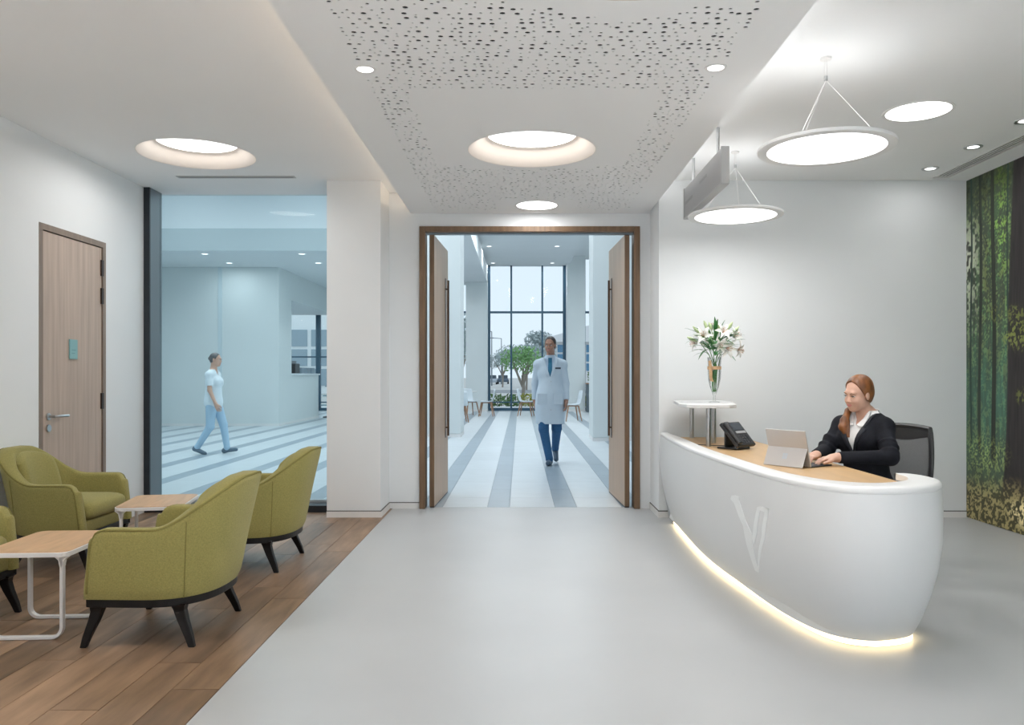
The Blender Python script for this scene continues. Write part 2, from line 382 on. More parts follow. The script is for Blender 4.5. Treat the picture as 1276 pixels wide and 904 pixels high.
def flatlight(name, cx, cy, z, r, label, cat, grp, watts, col=NEUT, dep=.02, spread=180):
    t = root(name, label, cat, grp, (cx, cy, z))
    MB().disc_ring((0, 0, 0), [(r + .012, 0), (r + .011, -.004), (r, -.004), (r * .95, -.0025)], 40).build('trim_ring', WHITEM, t, smooth=True)
    MB().disc((0, 0, -.0026), r * .97, 40).build('diffuser', LAMP, t)
    area('luminaire_light', (cx, cy, z - .006), r * 1.8, watts, col, spread=spread)
    return t
flatlight('round_ceiling_light', .15, 7.17, ZS, .19, 'small flat round ceiling light close above the double doors', 'ceiling light', None, 6)
flatlight('round_ceiling_light', RX, RY, ZC, .205, 'flush round ceiling light to the right of the big pendant disc', 'ceiling light', None, 8)
flatlight('downlight', -.768, 3.98, ZS, .042, 'tiny round downlight at left edge of perforated ceiling', 'downlight', 'downlights in the dropped ceiling', 2.0)
flatlight('downlight', .966, 3.96, ZS, .042, 'tiny round downlight at right edge of perforated ceiling', 'downlight', 'downlights in the dropped ceiling', 2.0)
for (yy, lab) in ((6.65, 'downlight nearest the back wall in row beside slot diffuser'), (6.02, 'middle downlight of the row beside the slot diffuser'), (5.40, 'downlight at the right picture edge beside the slot diffuser')):
    t = flatlight('downlight', 3.40, yy, ZC, .042, lab, 'downlight', 'downlights along the mural wall', 1.5)
    MB().disc_ring((0, 0, 0), [(.066, 0), (.065, -.006), (.050, -.006), (.048, -.003)], 32).build('bezel', STEEL, t, smooth=True)
for (xx, yy, zz) in ((-.5, -1.6, ZS), (.7, -1.6, ZS), (-.5, -.2, ZS), (.7, -.2, ZS), (-.5, .7, ZS), (.7, .7, ZS), (2.2, -1.6, ZC), (3.3, -1.6, ZC), (2.2, -.2, ZC), (3.3, -.2, ZC), (2.2, .7, ZC), (3.3, .7, ZC)):  # unseen downlights added so light bounced off the floor brightens the ceiling
    flatlight('downlight', xx, yy, zz, .075, 'added unseen fill downlight behind the viewpoint, ' + {-1.6: 'far row', -.2: 'middle row', .7: 'near row'}[yy] + ', ' + {-.5: 'first', .7: 'second', 2.2: 'third', 3.3: 'fourth'}[xx] + ' from the left', 'downlight', 'added fill downlights behind the viewpoint', 42, NEUT, spread=72)
# ---- slot diffusers
t = root('ceiling_slot_vent', 'short linear slot air vent in left ceiling before glazed wall', 'vent', loc=(-2.45, 6.93, ZC))
MB().box(-.51, .51, -.035, .035, -.004, 0).build('frame', mat('vent frame', (.5, .5, .5), .5), t); MB().box(-.49, .49, -.022, .022, -.006, -.004).build('slot', mat('vent slot', (.33, .33, .33), .8), t)
t = root('ceiling_slot_diffuser', 'long dark slotted linear air diffuser in ceiling beside forest mural', 'vent', loc=(3.65, 2.2, ZC))
MB().box(-.07, -.055, -4.76, 4.76, -.004, .02).box(.055, .07, -4.76, 4.76, -.004, .02).box(-.07, .07, 4.745, 4.76, -.004, .02).build('frame', WHITEM, t)
MB().box(-.07, .07, -4.76, 4.76, .012, .016).build('backing', mat('vent dark', (.035, .035, .035), .9), t)
for xx in (-.029, 0, .029): MB().box(xx - .007, xx + .007, -4.745, 4.745, -.002, .002).build('slat', mat('vent slat', (.7, .7, .7), .5), t)

# ---- glazing (left)
wn = struct(root('window_1'))
MB().box(XL + .002, -3.375, 7.31, 7.33, 0, ZC).build('frame_jamb', DARKM, wn)
MB().box(XL + .002, -3.375, 7.33, 7.56, 0, ZC).build('frame_reveal', mat('reveal reflection grey', (.16, .19, .215), .4, metal=.3), wn)  # lighter grey holds the reflection on the frame's side
MB().box(-3.39, -1.70, 7.31, 7.50, 0, .062).build('frame_sill', DARKM, wn)
MB().box(-3.375, -1.70, 7.50, 7.56, 0, .085).build('frame_rail', mat('pale rail', (.42, .46, .48), .4), wn)
MB().box(-3.39, -1.70, 7.50, 7.56, ZC + .01, ZC + .1).build('frame_head', GREYM, wn)
MB().box(-3.375, -1.70, 7.520, 7.532, .085, ZC - .02).build('glass_pane', GLASS, wn)
struct(bx('trim_glazing_head', XL - .15, -1.69, 7.57, 7.655, ZC + .01, 3.4, HALLW))

# ---- door_1 (left wall)
d = struct(root('door_1'), 'pale wooden door in left wall with lever handle and teal plate')
mb = MB(); mb.box(XL - .10, XL + .004, 5.72, 5.765, 0, 2.345).box(XL - .10, XL + .004, 6.595, 6.64, 0, 2.345).box(XL - .10, XL + .004, 5.765, 6.595, 2.30, 2.345)
mb.build('door_frame', FRAMEG, d)
lf = bx('door_leaf', XL - .06, XL - .006, 5.772, 6.588, .008, 2.293, DOORW, d)
for zz in (2.13, 1.90, 1.04): MB().box(XL - .008, XL + .008, 6.570, 6.600, zz - .065, zz + .065).build('hinge', mat('hinge bronze', (.05, .035, .03), .4, metal=.7), d)
h = MB(); h.cyl((XL - .006, 5.84, .95), (XL + .004, 5.84, .95), .026, 20); h.tube([(XL, 5.84, .95), (XL + .05, 5.84, .95), (XL + .055, 5.85, .95), (XL + .055, 6.00, .95)], .010, 10)
h.build('door_handle', STEEL, d, smooth=True)
MB().cyl((XL - .006, 5.84, .865), (XL + .006, 5.84, .865), .026, 20).build('keyhole_plate', STEEL, d, smooth=True)
pl = bx('sign_plate', XL - .006, XL + .004, 6.11, 6.215, 1.375, 1.525, mat('teal plate', (.22, .42, .44), .4), d)
for k in range(2): bx('engraved_line', XL + .003, XL + .0048, 6.135, 6.19 - k * .015, 1.44 - k * .025, 1.447 - k * .025, mat('plate engraving', (.15, .31, .33), .5), pl)

# ---- door_2 (double doors)
d = struct(root('door_2'))
mb = MB(); mb.box(-.942, -.888, 7.50, 7.68, 0, 2.645).box(1.068, 1.122, 7.50, 7.68, 0, 2.645).box(-.888, 1.068, 7.50, 7.68, 2.595, 2.645)
mb.build('door_frame', FRAMEW, d, bevel=.003)
bx('closer_channel', -.888, 1.068, 7.56, 7.62, 2.58, 2.595, GREYM, d)
for s, hx, ang in ((1, -.832, math.radians(-2.3)), (-1, 1.010, math.radians(2.3))):
    q = root('door_leaf'); q.parent = d; q.location = (hx, 7.57, 0); q.rotation_euler = (0, 0, ang)
    MB().box(-.022, .022, .012, 1.0, .012, 2.575).build('leaf_panel', DOORW2, q)
    MB().box(-.0225, .0225, -.001, .012, .012, 2.575).build('edge_strip', FRAMEW, q)
    MB().box(-.021, .021, .01, 1.0, .001, .011).build('kick_seal', DARKM, q)
    hd = MB(); x1 = s * .022
    hd.box(min(x1, x1 + s * .004), max(x1, x1 + s * .004), .78, .85, .60, 2.26).build('handle', BRONZE, q)
    MB().box(min(x1 + s * .02, x1 + s * .04), max(x1 + s * .02, x1 + s * .04), .792, .812, .62, 2.24).box(min(x1, x1 + s * .03), max(x1, x1 + s * .03), .795, .809, .70, .715).box(min(x1, x1 + s * .03), max(x1, x1 + s * .03), .795, .809, 2.14, 2.155).build('pull_bar', BRONZE, q)
# ================================================================== MURAL (flat print on the right wall)
def vnoise(U, V, s, seed, st=(1, 1)):
    r = np.random.RandomState(seed); G = r.rand(256, 256); x = U * s * st[0]; y = V * s * st[1]
    i = np.floor(x).astype(int); j = np.floor(y).astype(int); fx = x - i; fy = y - j; fx = fx * fx * (3 - 2 * fx); fy = fy * fy * (3 - 2 * fy)
    a = G[i % 256, j % 256]; b = G[(i + 1) % 256, j % 256]; c = G[i % 256, (j + 1) % 256]; e = G[(i + 1) % 256, (j + 1) % 256]
    return (a * (1 - fx) + b * fx) * (1 - fy) + (c * (1 - fx) + e * fx) * fy
def mural():
    u0, u1, z0, z1 = 0.0, 4.4, 0.0, 2.955; nu, nz = 440, 470
    u = np.concatenate([np.linspace(0, 1.3, 230), np.linspace(1.3, u1, nu - 229)[1:]]); z = np.linspace(z0, z1, nz)
    U, Z = np.meshgrid(u, z, indexing='ij'); V = Z / z1
    n1 = vnoise(U, Z, 3, 1); n2 = vnoise(U, Z, 14, 2, (1.3, 1)); n3 = vnoise(U, Z, 42, 3); n4 = vnoise(U, Z, 14, 4, (3.0, .35)); n5 = vnoise(U, Z, 85, 5)
    def C3(*c): return np.array(c)[None, None, :]
    def sm(a, lo, hi): t = np.clip((a - lo) / (hi - lo), 0, 1); return (t * t * (3 - 2 * t))[..., None]
    col = C3(.028, .045, .022) + 0 * U[..., None]
    col = col * (1 - sm(n2 * .6 + n3 * .4, .42, .70)) + C3(.105, .135, .045) * sm(n2 * .35 + n3 * .35 + n5 * .3, .44, .66)
    mid = np.exp(-((V - .62) / .28) ** 2)[..., None]
    col = col + C3(.02, .075, .025) * mid * sm(n4 * .6 + n5 * .4, .4, .75)
    low = np.exp(-((V - .36) / .16) ** 2)[..., None]
    col = col * (1 - .55 * low) + C3(.018, .075, .052) * low * (.4 + n4[..., None])
    haze = sm(V, .45, .8) * sm(-V, -.93, -.78) * sm(-U, -.30, -.02)
    col = col * (1 - .75 * haze) + C3(.40, .42, .36) * haze * sm(n2 * .5 + n3 * .5, .38, .60) + .02
    br = sm(V, .66, .80) * sm(-np.abs(U - .50), -.18, 0); col = col + C3(.10, .20, .02) * br * sm(n2 * .5 + n5 * .5, .42, .68)
    top = sm(V, .86, .97); col = col * (1 - .65 * top * sm(n2 * .5 + n5 * .5, .35, .6))
    rs = np.random.RandomState(9)
    def trunk(c, w, dark, lean=0.0, hl=0.0, v0=.10, wob=.01):
        nonlocal col
        cc = c + lean * (V - .3) + wob * np.sin(V * 9 + c * 7); ww = w * (1 + .35 * np.clip(.16 - V, 0, 1) / .16 - .25 * V)
        m = sm(-np.abs(U - cc), -ww, -ww * .8) * sm(V, v0 - .02, v0 + .02)
        bark = C3(*dark) * (.6 + .8 * vnoise(U, Z, 30, 11, (2.5, .25))[..., None])
        col = col * (1 - m) + bark * m
        if hl:
            e = sm(-np.abs(U - (cc + ww * .88)), -.022, 0) * sm(vnoise(U, Z, 5, 12, (.4, 1)), .45, .6) * sm(-V, -.62, -.5) * sm(V, .3, .4)
            col = col * (1 - e) + C3(.42, .23, .09) * e
    for i in range(14): trunk(.03 + rs.rand() * 4.3, .012 + .012 * rs.rand(), (.018, .04, .03), .05 * (rs.rand() - .5), v0=.22)
    trunk(.205, .028, (.022, .03, .02), .02, v0=.2); trunk(.41, .036, (.018, .022, .015), -.02, v0=.18)
    for c in (1.5, 1.9, 2.7, 3.2, 3.9): trunk(c, .04 + .04 * rs.rand(), (.02, .022, .017), .1 * (rs.rand() - .5), v0=.12)
    trunk(.70, .155, (.022, .018, .018), .10, hl=1, v0=.075); trunk(2.3, .17, (.026, .022, .018), -.08, hl=1, v0=.07); trunk(3.6, .13, (.022, .02, .02), .05, v0=.07)
    for k in range(26):   # sprays of leaves in front of the trunks
        cu, cv = (.60 + rs.rand() * .3, .50 + rs.rand() * .12) if k < 12 else (rs.rand() * 4.3, .3 + rs.rand() * .6)
        m = sm(-((U - cu) ** 2 / .010 + (V - cv) ** 2 / .0009), -1, -.2) * sm(n5 * .5 + n3 * .5, .5, .62); col = col * (1 - .6 * m) + C3(.10, .115, .03) * m
    g = sm(-V, -.175 + 0, -.10) ; gg = sm(n3 * .55 + n5 * .45, .44, .62)
    base_ = C3(.05, .045, .018) * (1 - gg) + C3(.30, .25, .12) * gg
    g2 = sm(-(V + .05 * (n1 - .5)), -.15, -.07)
    col = col * (1 - g2 * .9) + base_ * g2 * .9
    hot = sm(-((U - .86) ** 2 / .10 + (V - .055) ** 2 / .002), -1, 0); col = col + C3(.35, .31, .20) * hot * gg
    und = sm(-((U - .30) ** 2 / .16 + (V - .20) ** 2 / .004), -1, 0); col = col + C3(.10, .12, .03) * und * sm(n5, .5, .75)
    col = np.clip((col * 1.6) ** 1.12, 0.005, 1)
    v = [(0, -a, b) for a in u for b in z]
    f = [(i * nz + j, i * nz + j + 1, (i + 1) * nz + j + 1, (i + 1) * nz + j) for i in range(nu - 1) for j in range(nz - 1)]
    me = bpy.data.meshes.new('forest_mural'); me.from_pydata(v, [], f)
    at = me.color_attributes.new('print', 'FLOAT_COLOR', 'POINT')
    at.data.foreach_set('color', np.concatenate([col.reshape(-1, 3), np.ones((nu * nz, 1))], 1).astype(np.float32).ravel())
    m = bpy.data.materials.new('printed forest'); m.use_nodes = True; n = m.node_tree; b = n.nodes['Principled BSDF']
    a = n.nodes.new('ShaderNodeVertexColor'); a.layer_name = 'print'; n.links.new(a.outputs[0], b.inputs['Base Color']); b.inputs['Roughness'].default_value = .35; b.inputs['Specular IOR Level'].default_value = .3
    o = link('forest_mural', me, m); o.location = (XR - .006, 7.055, .004)
    tag(o, 'tall forest photo mural of dark tree trunks covering right wall', 'mural')
mural()

# ================================================================== HALL BEYOND
HW = {4.6: 170, -8.2: 110, -.45: 75, 1.15: 75, -2.75: 80}
hf = struct(root('floor_hall'))
bx('screed', -12, 6.2, 7.60, 28.6, -.06, -.006, GROUT, hf)
tl = um.copy(); tl.materials.clear(); tl.materials.append(TILE_L); td = um.copy(); td.materials.clear(); td.materials.append(TILE_D)
tl.name = 'tile'; td.name = 'tile_dark'
cs = [5.0, 4.35, 3.7, 3.0, 2.36, 1.71, 1.07, .435, -.205, -.84, -1.5, -2.1, -2.75, -3.48, -4.22, -4.93, -5.69, -6.43, -7.14, -7.89, -8.7, -9.45, -10.2, -10.95, -11.7]
far_l, far_d = MB(), MB(); tg = .002; cnt = 0
for i, c in enumerate(cs):
    xn = cs[i + 1] if i + 1 < len(cs) else c - .7
    for (a, b, me, fm) in ((c - .105, c + .105, td, far_d), (xn + .105, c - .105, tl, far_l)):
        y = 7.605; k = 0
        while y < 28.39:
            L = 1.2 if k or fm is far_d else .6
            y1 = min(y + L, 28.4)
            vis = (y < 16 and -1.2 < (a + b) / 2 < 1.9) or (y < 15 and -6.6 < (a + b) / 2 < -2.0 and a / y < -.2 and b / y > -.47 )
            if vis and cnt < 290: piece(me, 'tile', a + tg, b - tg, y + tg, y1 - tg, -.006, .0, hf); cnt += 1
            else: fm.box(a + tg, b - tg, y + tg, y1 - tg, -.006, .0)
            y = y1; k += 1
tag(far_l.build('distant_tiles', TILE_L, hf), kind='stuff'); tag(far_d.build('distant_dark_tiles', TILE_D, hf), kind='stuff')
# enclosing walls and columns
mb = MB(); mb.box(-12, XL - .15, 7.56, 7.66, 0, 5.7).box(XR + .15, 6.2, 7.56, 7.66, 0, 5.7).box(XL - .15, -1.69, 7.57, 7.66, 3.3, 5.7).box(-1.70, XR + .15, 7.661, 7.70, 3.05, 5.7)
struct(mb.build('wall_hall_near', HALLW))
struct(bx('wall_hall_left', -12.1, -12, 7.56, 28.6, 0, 5.7, HALLW)); struct(bx('wall_hall_right', 6.2, 6.3, 7.56, 28.6, 0, 5.7, HALLW))
def column(name, x0, x1, y0, y1, z1):
    e = struct(root(name)); bx('shaft', x0, x1, y0, y1, .07, z1, HALLW, e); bx('plinth', x0 - .004, x1 + .004, y0 - .004, y1 + .004, 0, .065, TRIMW, e); return e
column('column_hall_left', -2.25, -1.20, 16.2, 17.15, 5.6); column('column_hall_right', 1.385, 2.5, 15.2, 16.1, 5.6)
column('pier_glass_left', -1.87, -1.13, 27.7, 28.35, 5.13); column('pier_glass_right', 1.62, 2.25, 27.7, 28.35, 5.4)
# hall ceilings
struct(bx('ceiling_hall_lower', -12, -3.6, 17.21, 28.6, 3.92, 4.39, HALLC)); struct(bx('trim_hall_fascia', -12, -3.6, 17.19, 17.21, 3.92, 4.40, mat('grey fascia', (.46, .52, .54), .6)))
struct(bx('ceiling_hall_side', -3.6, -1.13, 17.2, 28.6, 4.47, 5.0, HALLC))
struct(bx('ceiling_hall_middle', -3.6, 1.75, 17.2, 28.6, 5.13, 5.3, HALLC))
struct(bx('ceiling_hall_side_right', 1.75, 6.2, 17.2, 28.6, 5.38, 5.5, HALLC))
struct(bx('wall_hall_upper', -12, -3.6, 17.55, 17.6, 4.40, 5.7, mat('bright white paint', (.80, .84, .86), .7)))
mb = MB(); mb.box(-12, 6.2, 7.56, 9.0, 5.6, 5.7).box(-12, 6.2, 16.6, 17.6, 5.6, 5.7).box(-12, -11, 9, 16.6, 5.6, 5.7).box(4.8, 6.2, 9, 16.6, 5.6, 5.7)
for x in (-8.4, -5.8, -3.2, -.6, 2.0): mb.box(x - .06, x + .06, 9, 16.6, 5.6, 5.75)
struct(mb.build('ceiling_hall_skylight', HALLC))
bx('skylight_glass', -11, 4.8, 9, 16.6, 5.68, 5.69, GLASSH)['kind'] = 'structure'
# box volume at left
mb = MB(); mb.box(-12, -5.95, 19.8, 19.95, .06, 3.92)
mb.box(-6.05, -5.95, 19.95, 20.9, .06, 3.92).box(-6.05, -5.95, 20.9, 23.7, .06, 1.26).box(-6.05, -5.95, 20.9, 28.3, 3.2, 3.92)
wb = struct(mb.build('wall_hall_room', HALLW)); bx('plinth', -12, -5.944, 19.79, 19.8, 0, .06, TRIMW, wb); bx('plinth', -5.95, -5.944, 19.8, 23.7, 0, .06, TRIMW, wb)
bx('counter_ledge', -6.10, -5.90, 20.9, 23.7, 1.26, 1.30, mat('ledge white', (.8, .82, .84), .4), wb)
struct(bx('ceiling_hall_room', -12, -6.05, 19.95, 28.3, 3.38, 3.45, HALLC))
struct(bx('panel_hall_wall', -7.45, -6.55 - .8, 19.785, 19.8, .06, 3.92, mat('darker hall panel', (.58, .66, .69), .6)))
# curtain wall
wn = struct(root('window_2'))
YG = 28.4
def vm(x, w=.06, z1=5.3, z0=0): bx('mullion', x - w / 2, x + w / 2, YG - .08, YG + .06, z0, z1, MULL, wn)
def tm(x0, x1, z, h=.06): bx('transom', x0, x1, YG - .075, YG + .055, z - h / 2, z + h / 2, MULL, wn)
for x, w_ in ((-1.10, .10), (-.31, .065), (.787, .065), (1.575, .12), (2.27, .08), (-2.15, .06), (3.2, .06), (4.4, .06), (-3.4, .06), (-4.6, .06), (-5.85, .08), (-7.13, .16), (-8.6, .06), (-10, .06), (-11.4, .06)): vm(x, w_, 5.4 if x > -5 else 3.9)
tm(-12, 6.2, 3.48, .07); tm(-12, 6.2, .05, .10); tm(-12, 6.2, .30, .04); tm(-12, -5.9, 1.9, .05)
for a, b in ((-12, -5.9), (-5.8, -1.12), (-1.10, 1.58), (1.6, 6.2)):
    bx('glass_pane', a, b, YG - .005, YG + .005, .1, 5.38 if a > -11 else 3.38, GLASSH, wn)
# hall lamps
def hd(x, y, z, lab):
    t = root('downlight', lab, 'downlight', 'downlights in the hall ceiling', (x, y, z))
    MB().disc_ring((0, 0, 0), [(.095, 0), (.094, -.008), (.075, -.008), (.07, 0)], 24).build('trim_ring', WHITEM, t, smooth=True); MB().disc((0, 0, -.002), .072, 24).build('diffuser', LAMPC, t)
    area('hall_downlight', (x, y, z - .02), .13, 14 if x > -2 else 9, COOL)
hd(-6.92, 17.62, 3.92, 'nearer left downlight seen through glazed wall'); hd(-4.79, 17.62, 3.92, 'nearer right downlight seen through glazed wall')
hd(-6.90, 19.05, 3.92, 'farther left downlight seen through glazed wall'); hd(-4.79, 19.05, 3.92, 'farther right downlight seen through glazed wall')
hd(-.93, 24.1, 5.13, 'nearer left downlight seen through double doors'); hd(1.11, 24.1, 5.13, 'nearer right downlight seen through double doors')
hd(-.93, 27.7, 5.13, 'farther left downlight above curtain wall through double doors'); hd(1.11, 27.7, 5.13, 'farther right downlight above curtain wall through double doors')

for x, y0, y1, z, where in ((-7.1, 9.6, 16.0, 5.55, 'second bay from the left'), (-4.5, 9.6, 16.0, 5.55, 'third bay from the left'), (-1.9, 9.6, 16.0, 5.55, 'fourth bay from the left'), (.7, 9.6, 16.0, 5.55, 'fifth bay from the left'), (-.45, 17.6, 21.4, 5.125, 'middle hall ceiling, left one'), (1.15, 17.6, 21.4, 5.125, 'middle hall ceiling, right one'), (-2.75, 18.2, 27.2, 4.465, 'lower side ceiling left of the double doors view'), (4.6, 18.2, 27.2, 5.375, 'right hand ceiling beyond the columns'), (-8.2, 20.3, 27.6, 3.37, 'inside the room with the service opening')):  # linear lights added to brighten the hall, mostly out of view
    t = tag(root('added_linear_light', loc=(x, (y0 + y1) / 2, z)), 'added long linear light, ' + ('under the skylight, ' if z > 5.5 else '') + where, 'ceiling light', 'added linear lights of the hall')
    hl_ = (y1 - y0) / 2
    MB().box(-.12, -.10, -hl_, hl_, -.06, .0).box(.10, .12, -hl_, hl_, -.06, .0).box(-.12, .12, -hl_, hl_, 0, .01).build('housing', WHITEM, t)
    area('added_linear_lamp', (x, (y0 + y1) / 2, z - .02), .18, HW.get(x, 88), COOL, shape='RECTANGLE', size_y=2 * hl_)
# ---- hall cafe chairs
SHELL = mat('pale shell plastic', (.62, .68, .72), .45); LEGW = mat('beech leg', (.34, .19, .11), .5, noise=.1, nscale=10)
def cafe_chair():
    t = root('cafe_chair'); prof = []
    pts = [(.20, .445), (.10, .43), (-.05, .43), (-.15, .445), (-.20, .50), (-.235, .62), (-.26, .78), (-.268, .84)]
    ws = [.19, .215, .22, .215, .205, .20, .19, .165]
    rings = []
    for (y, z), w_ in zip(pts, ws): rings.append([(w_ * a, y + .02 * abs(a) ** 3 * (1 if z > .47 else 0), z + .025 * abs(a) ** 3 * (1 if z < .47 else 0)) for a in (-1, -.8, -.4, 0, .4, .8, 1)])
    m = MB(); m.loft(rings, closed=False); o = m.build('seat_shell', SHELL, t, smooth=True)
    s = o.modifiers.new('s', 'SOLIDIFY'); s.thickness = .014; s.offset = 0
    m = MB()
    for sx in (-1, 1):
        m.tube([(sx * .15, .14, .42), (sx * .15, -.14, .42)], .016, 6)
    m.tube([(-.15, .10, .42), (.15, .10, .42)], .014, 6); m.tube([(-.15, -.10, .42), (.15, -.10, .42)], .014, 6); m.build('underframe', LEGW, t)
    for sx in (-1, 1):
        for sy in (-1, 1): MB().tube([(sx * .15, sy * .14, .42), (sx * .22, sy * .22, 0)], [.022, .013], 8).build('leg', LEGW, t, smooth=True)
    return t
c0 = cafe_chair()
def grp(o, i, loc, rz, lab, cat, g):
    o.location = loc; o.rotation_euler = (0, 0, rz); tag(o, lab, cat, g)
spots = [(-1.02, 24.5, 1.50, 'cafe chair facing left, just left of the central curtain wall pane'), (.18, 24.6, -1.75, 'cafe chair facing right, behind the man in white coat, left side'),
         (1.42, 21.9, 1.75, 'cafe chair facing left beside right pier, behind the man'), (-1.62, 21.4, .2, 'cafe chair nearest the left hall column, partly hidden'), (-1.55, 24.9, -2.6, 'cafe chair seen from behind under the small table edge')]
for i, (x, y, r, lab) in enumerate(spots):
    o = c0 if i == 0 else copy_tree(c0); grp(o, i, (x, y, 0), r, lab, 'chair', 'cafe chairs in the hall')
def cafe_table(x, y, lab):
    t = root('cafe_table', lab, 'table', 'small round tables in the hall', (x, y, 0))
    MB().disc_ring((0, 0, .72), [(.001, .02), (.38, .02), (.385, .01), (.38, 0), (.001, 0)], 32).build('tabletop', WHITEM, t, smooth=True)
    MB().cyl((0, 0, .02), (0, 0, .72), .03, 12).build('stem', STEEL, t, smooth=True); MB().disc_ring((0, 0, 0), [(.22, 0), (.22, .012), (.03, .03)], 24).build('base', STEEL, t, smooth=True)
cafe_table(-1.75, 25.7, 'small white table in front of left pier, edge just visible'); cafe_table(.80, 24.7, 'small white table hidden largely by the walking man')
# planter by the right pane
t = root('planter_box', 'dark grey planter box with green plant behind right column', 'planter', loc=(2.52, 27.6, 0))
MB().box(-.24, .26, -.2, .2, 0, .95).build('box', mat('planter grey', (.10, .13, .15), .6), t, bevel=.01)
MB().box(-.26, .28, -.22, .22, .95, .99).build('rim', LEGW, t)
rr = random.Random(5)
def leafcloud(n, c, r, size, rnd_, flat=1.0):
    m = MB()
    for _ in range(n):
        while True:
            p = Vector((rnd_.uniform(-1, 1), rnd_.uniform(-1, 1), rnd_.uniform(-1, 1)))
            if p.length < 1: break
        p = p * (p.length ** -.35 if p.length > .05 else 1); p = Vector((c[0] + p.x * r[0], c[1] + p.y * r[1], c[2] + p.z * r[2]))
        a = Vector((rnd_.gauss(0, 1), rnd_.gauss(0, 1), rnd_.gauss(0, 1))).normalized(); b = a.cross(Vector((rnd_.gauss(0, 1), rnd_.gauss(0, 1), rnd_.gauss(0, 1)))).normalized()
        s = size * rnd_.uniform(.6, 1.3); k = len(m.v)
        m.v += [p - a * s, p + b * s * .4, p + a * s, p - b * s * .4]; m.f.append([k, k + 1, k + 2, k + 3])
    return m
PLG = mat('plant leaf', (.11, .22, .06), .6, noise=.3, nscale=8)
leafcloud(160, (0, 0, 1.22), (.2, .18, .25), .07, rr).build('foliage', PLG, t)
# shelving stand and terminal by the service opening
t = root('display_stand', 'stepped pale blue display stand at edge of the glazed view', 'stand', loc=(-5.62, 23.9, 0))
for k in range(4): MB().box(-.28 + .07 * k, .30, -.2, .2, .35 + .28 * k, .38 + .28 * k).build('shelf', mat('stand shelf', (.25, .36, .42), .4), t)
MB().box(-.02, .02, -.02, .02, 0, 1.25).box(.20, .24, -.02, .02, 0, 1.25).build('post', DARKM, t); MB().box(-.2, .3, -.2, .2, 0, .03).build('base', DARKM, t)
t = root('desk_printer', 'small black printer on ledge of the hall service opening', 'printer', loc=(-5.99, 21.25, 1.302))
MB().box(-.10, .10, -.22, .22, 0, .26).build('body', mat('black plastic', (.03, .032, .036), .45), t, bevel=.015); MB().box(-.11, .0, -.24, .24, .27, .33).build('paper_tray', mat('grey plastic', (.2, .22, .24), .5), t)
for k in range(3):
    o = MB().box(-.07, .07, -.16, .16, 0, .16).build('desk_tray', mat('blue grey tray', (.22, .28, .33), .5)); o.location = (-6.0, 21.95 + k * .55, 1.30)
    tag(o, 'blue grey desk tray on the hall service ledge, ' + ['next to the printer', 'middle one', 'farthest from the printer'][k], 'tray', 'desk trays on the service ledge')

# ================================================================== OUTSIDE
struct(bx('ground_outside', -90, 90, 28.6, 400, -.35, -.12, mat('pale paving', (.62, .60, .57), .8, noise=.1, nscale=.3, coords='World')))
struct(bx('terrace_outside', -14, 14, 28.6, 33.0, -.12, -.03, mat('terrace paving', (.70, .71, .71), .7)))
struct(bx('road_outside', -90, 90, 62, 74, -.12, -.10, mat('asphalt', (.30, .31, .32), .8)))
TR1 = mat('haze tinted leaf', (.50, .57, .57), .8, noise=.25, nscale=.6); TR2 = mat('bright green tree leaf', (.28, .50, .20), .8, noise=.25, nscale=1.5); BARK = mat('grey bark', (.32, .28, .24), .9)  # haze of distance is mixed into the paler leaf colour
BUSHY = mat('yellow shrub leaf', (.42, .42, .10), .8)
def tree(x, y, h, rad, m, lab, n=900, seed=1, forks=3, kindname='tree'):
    t = root(kindname, lab, 'tree', 'trees outside the curtain wall', (x, y, -.12)); r_ = random.Random(seed)
    MB().tube([(0, 0, 0), (.05, 0, h * .3), (0, .05, h * .5)], [.10, .08, .06], 8).build('trunk', BARK, t, smooth=True)
    m_ = MB(); f_ = MB()
    for k in range(forks + 3):
        a = 2 * math.pi * k / (forks + 3) + r_.random(); q = (math.cos(a) * rad * .6, math.sin(a) * rad * .6, h * (.68 + .12 * r_.random()))
        m_.tube([(0, .05, h * .3), (q[0] * .5, q[1] * .5, h * .55), q], [.06, .05, .02], 6)
        lc = leafcloud(n // (forks + 3), q, (rad * .55, rad * .55, h * .20), h * .035, r_); k0 = len(f_.v); f_.v += lc.v; f_.f += [[i + k0 for i in ff] for ff in lc.f]
    lc = leafcloud(n // 3, (0, 0, h * .84), (rad * .6, rad * .6, h * .16), h * .035, r_); k0 = len(f_.v); f_.v += lc.v; f_.f += [[i + k0 for i in ff] for ff in lc.f]
    m_.build('branches', BARK, t, smooth=True); f_.build('foliage', m, t); return t
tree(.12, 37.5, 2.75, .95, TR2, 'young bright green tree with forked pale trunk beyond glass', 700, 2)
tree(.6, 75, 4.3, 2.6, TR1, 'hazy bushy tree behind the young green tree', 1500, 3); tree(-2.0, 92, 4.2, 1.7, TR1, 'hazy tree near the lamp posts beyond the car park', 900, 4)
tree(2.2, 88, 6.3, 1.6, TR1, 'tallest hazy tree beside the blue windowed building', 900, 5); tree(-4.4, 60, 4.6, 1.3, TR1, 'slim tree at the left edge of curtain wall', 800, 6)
tree(-3.15, 36, 4.6, .9, TR1, 'small tree seen between left column and left pier', 700, 7)
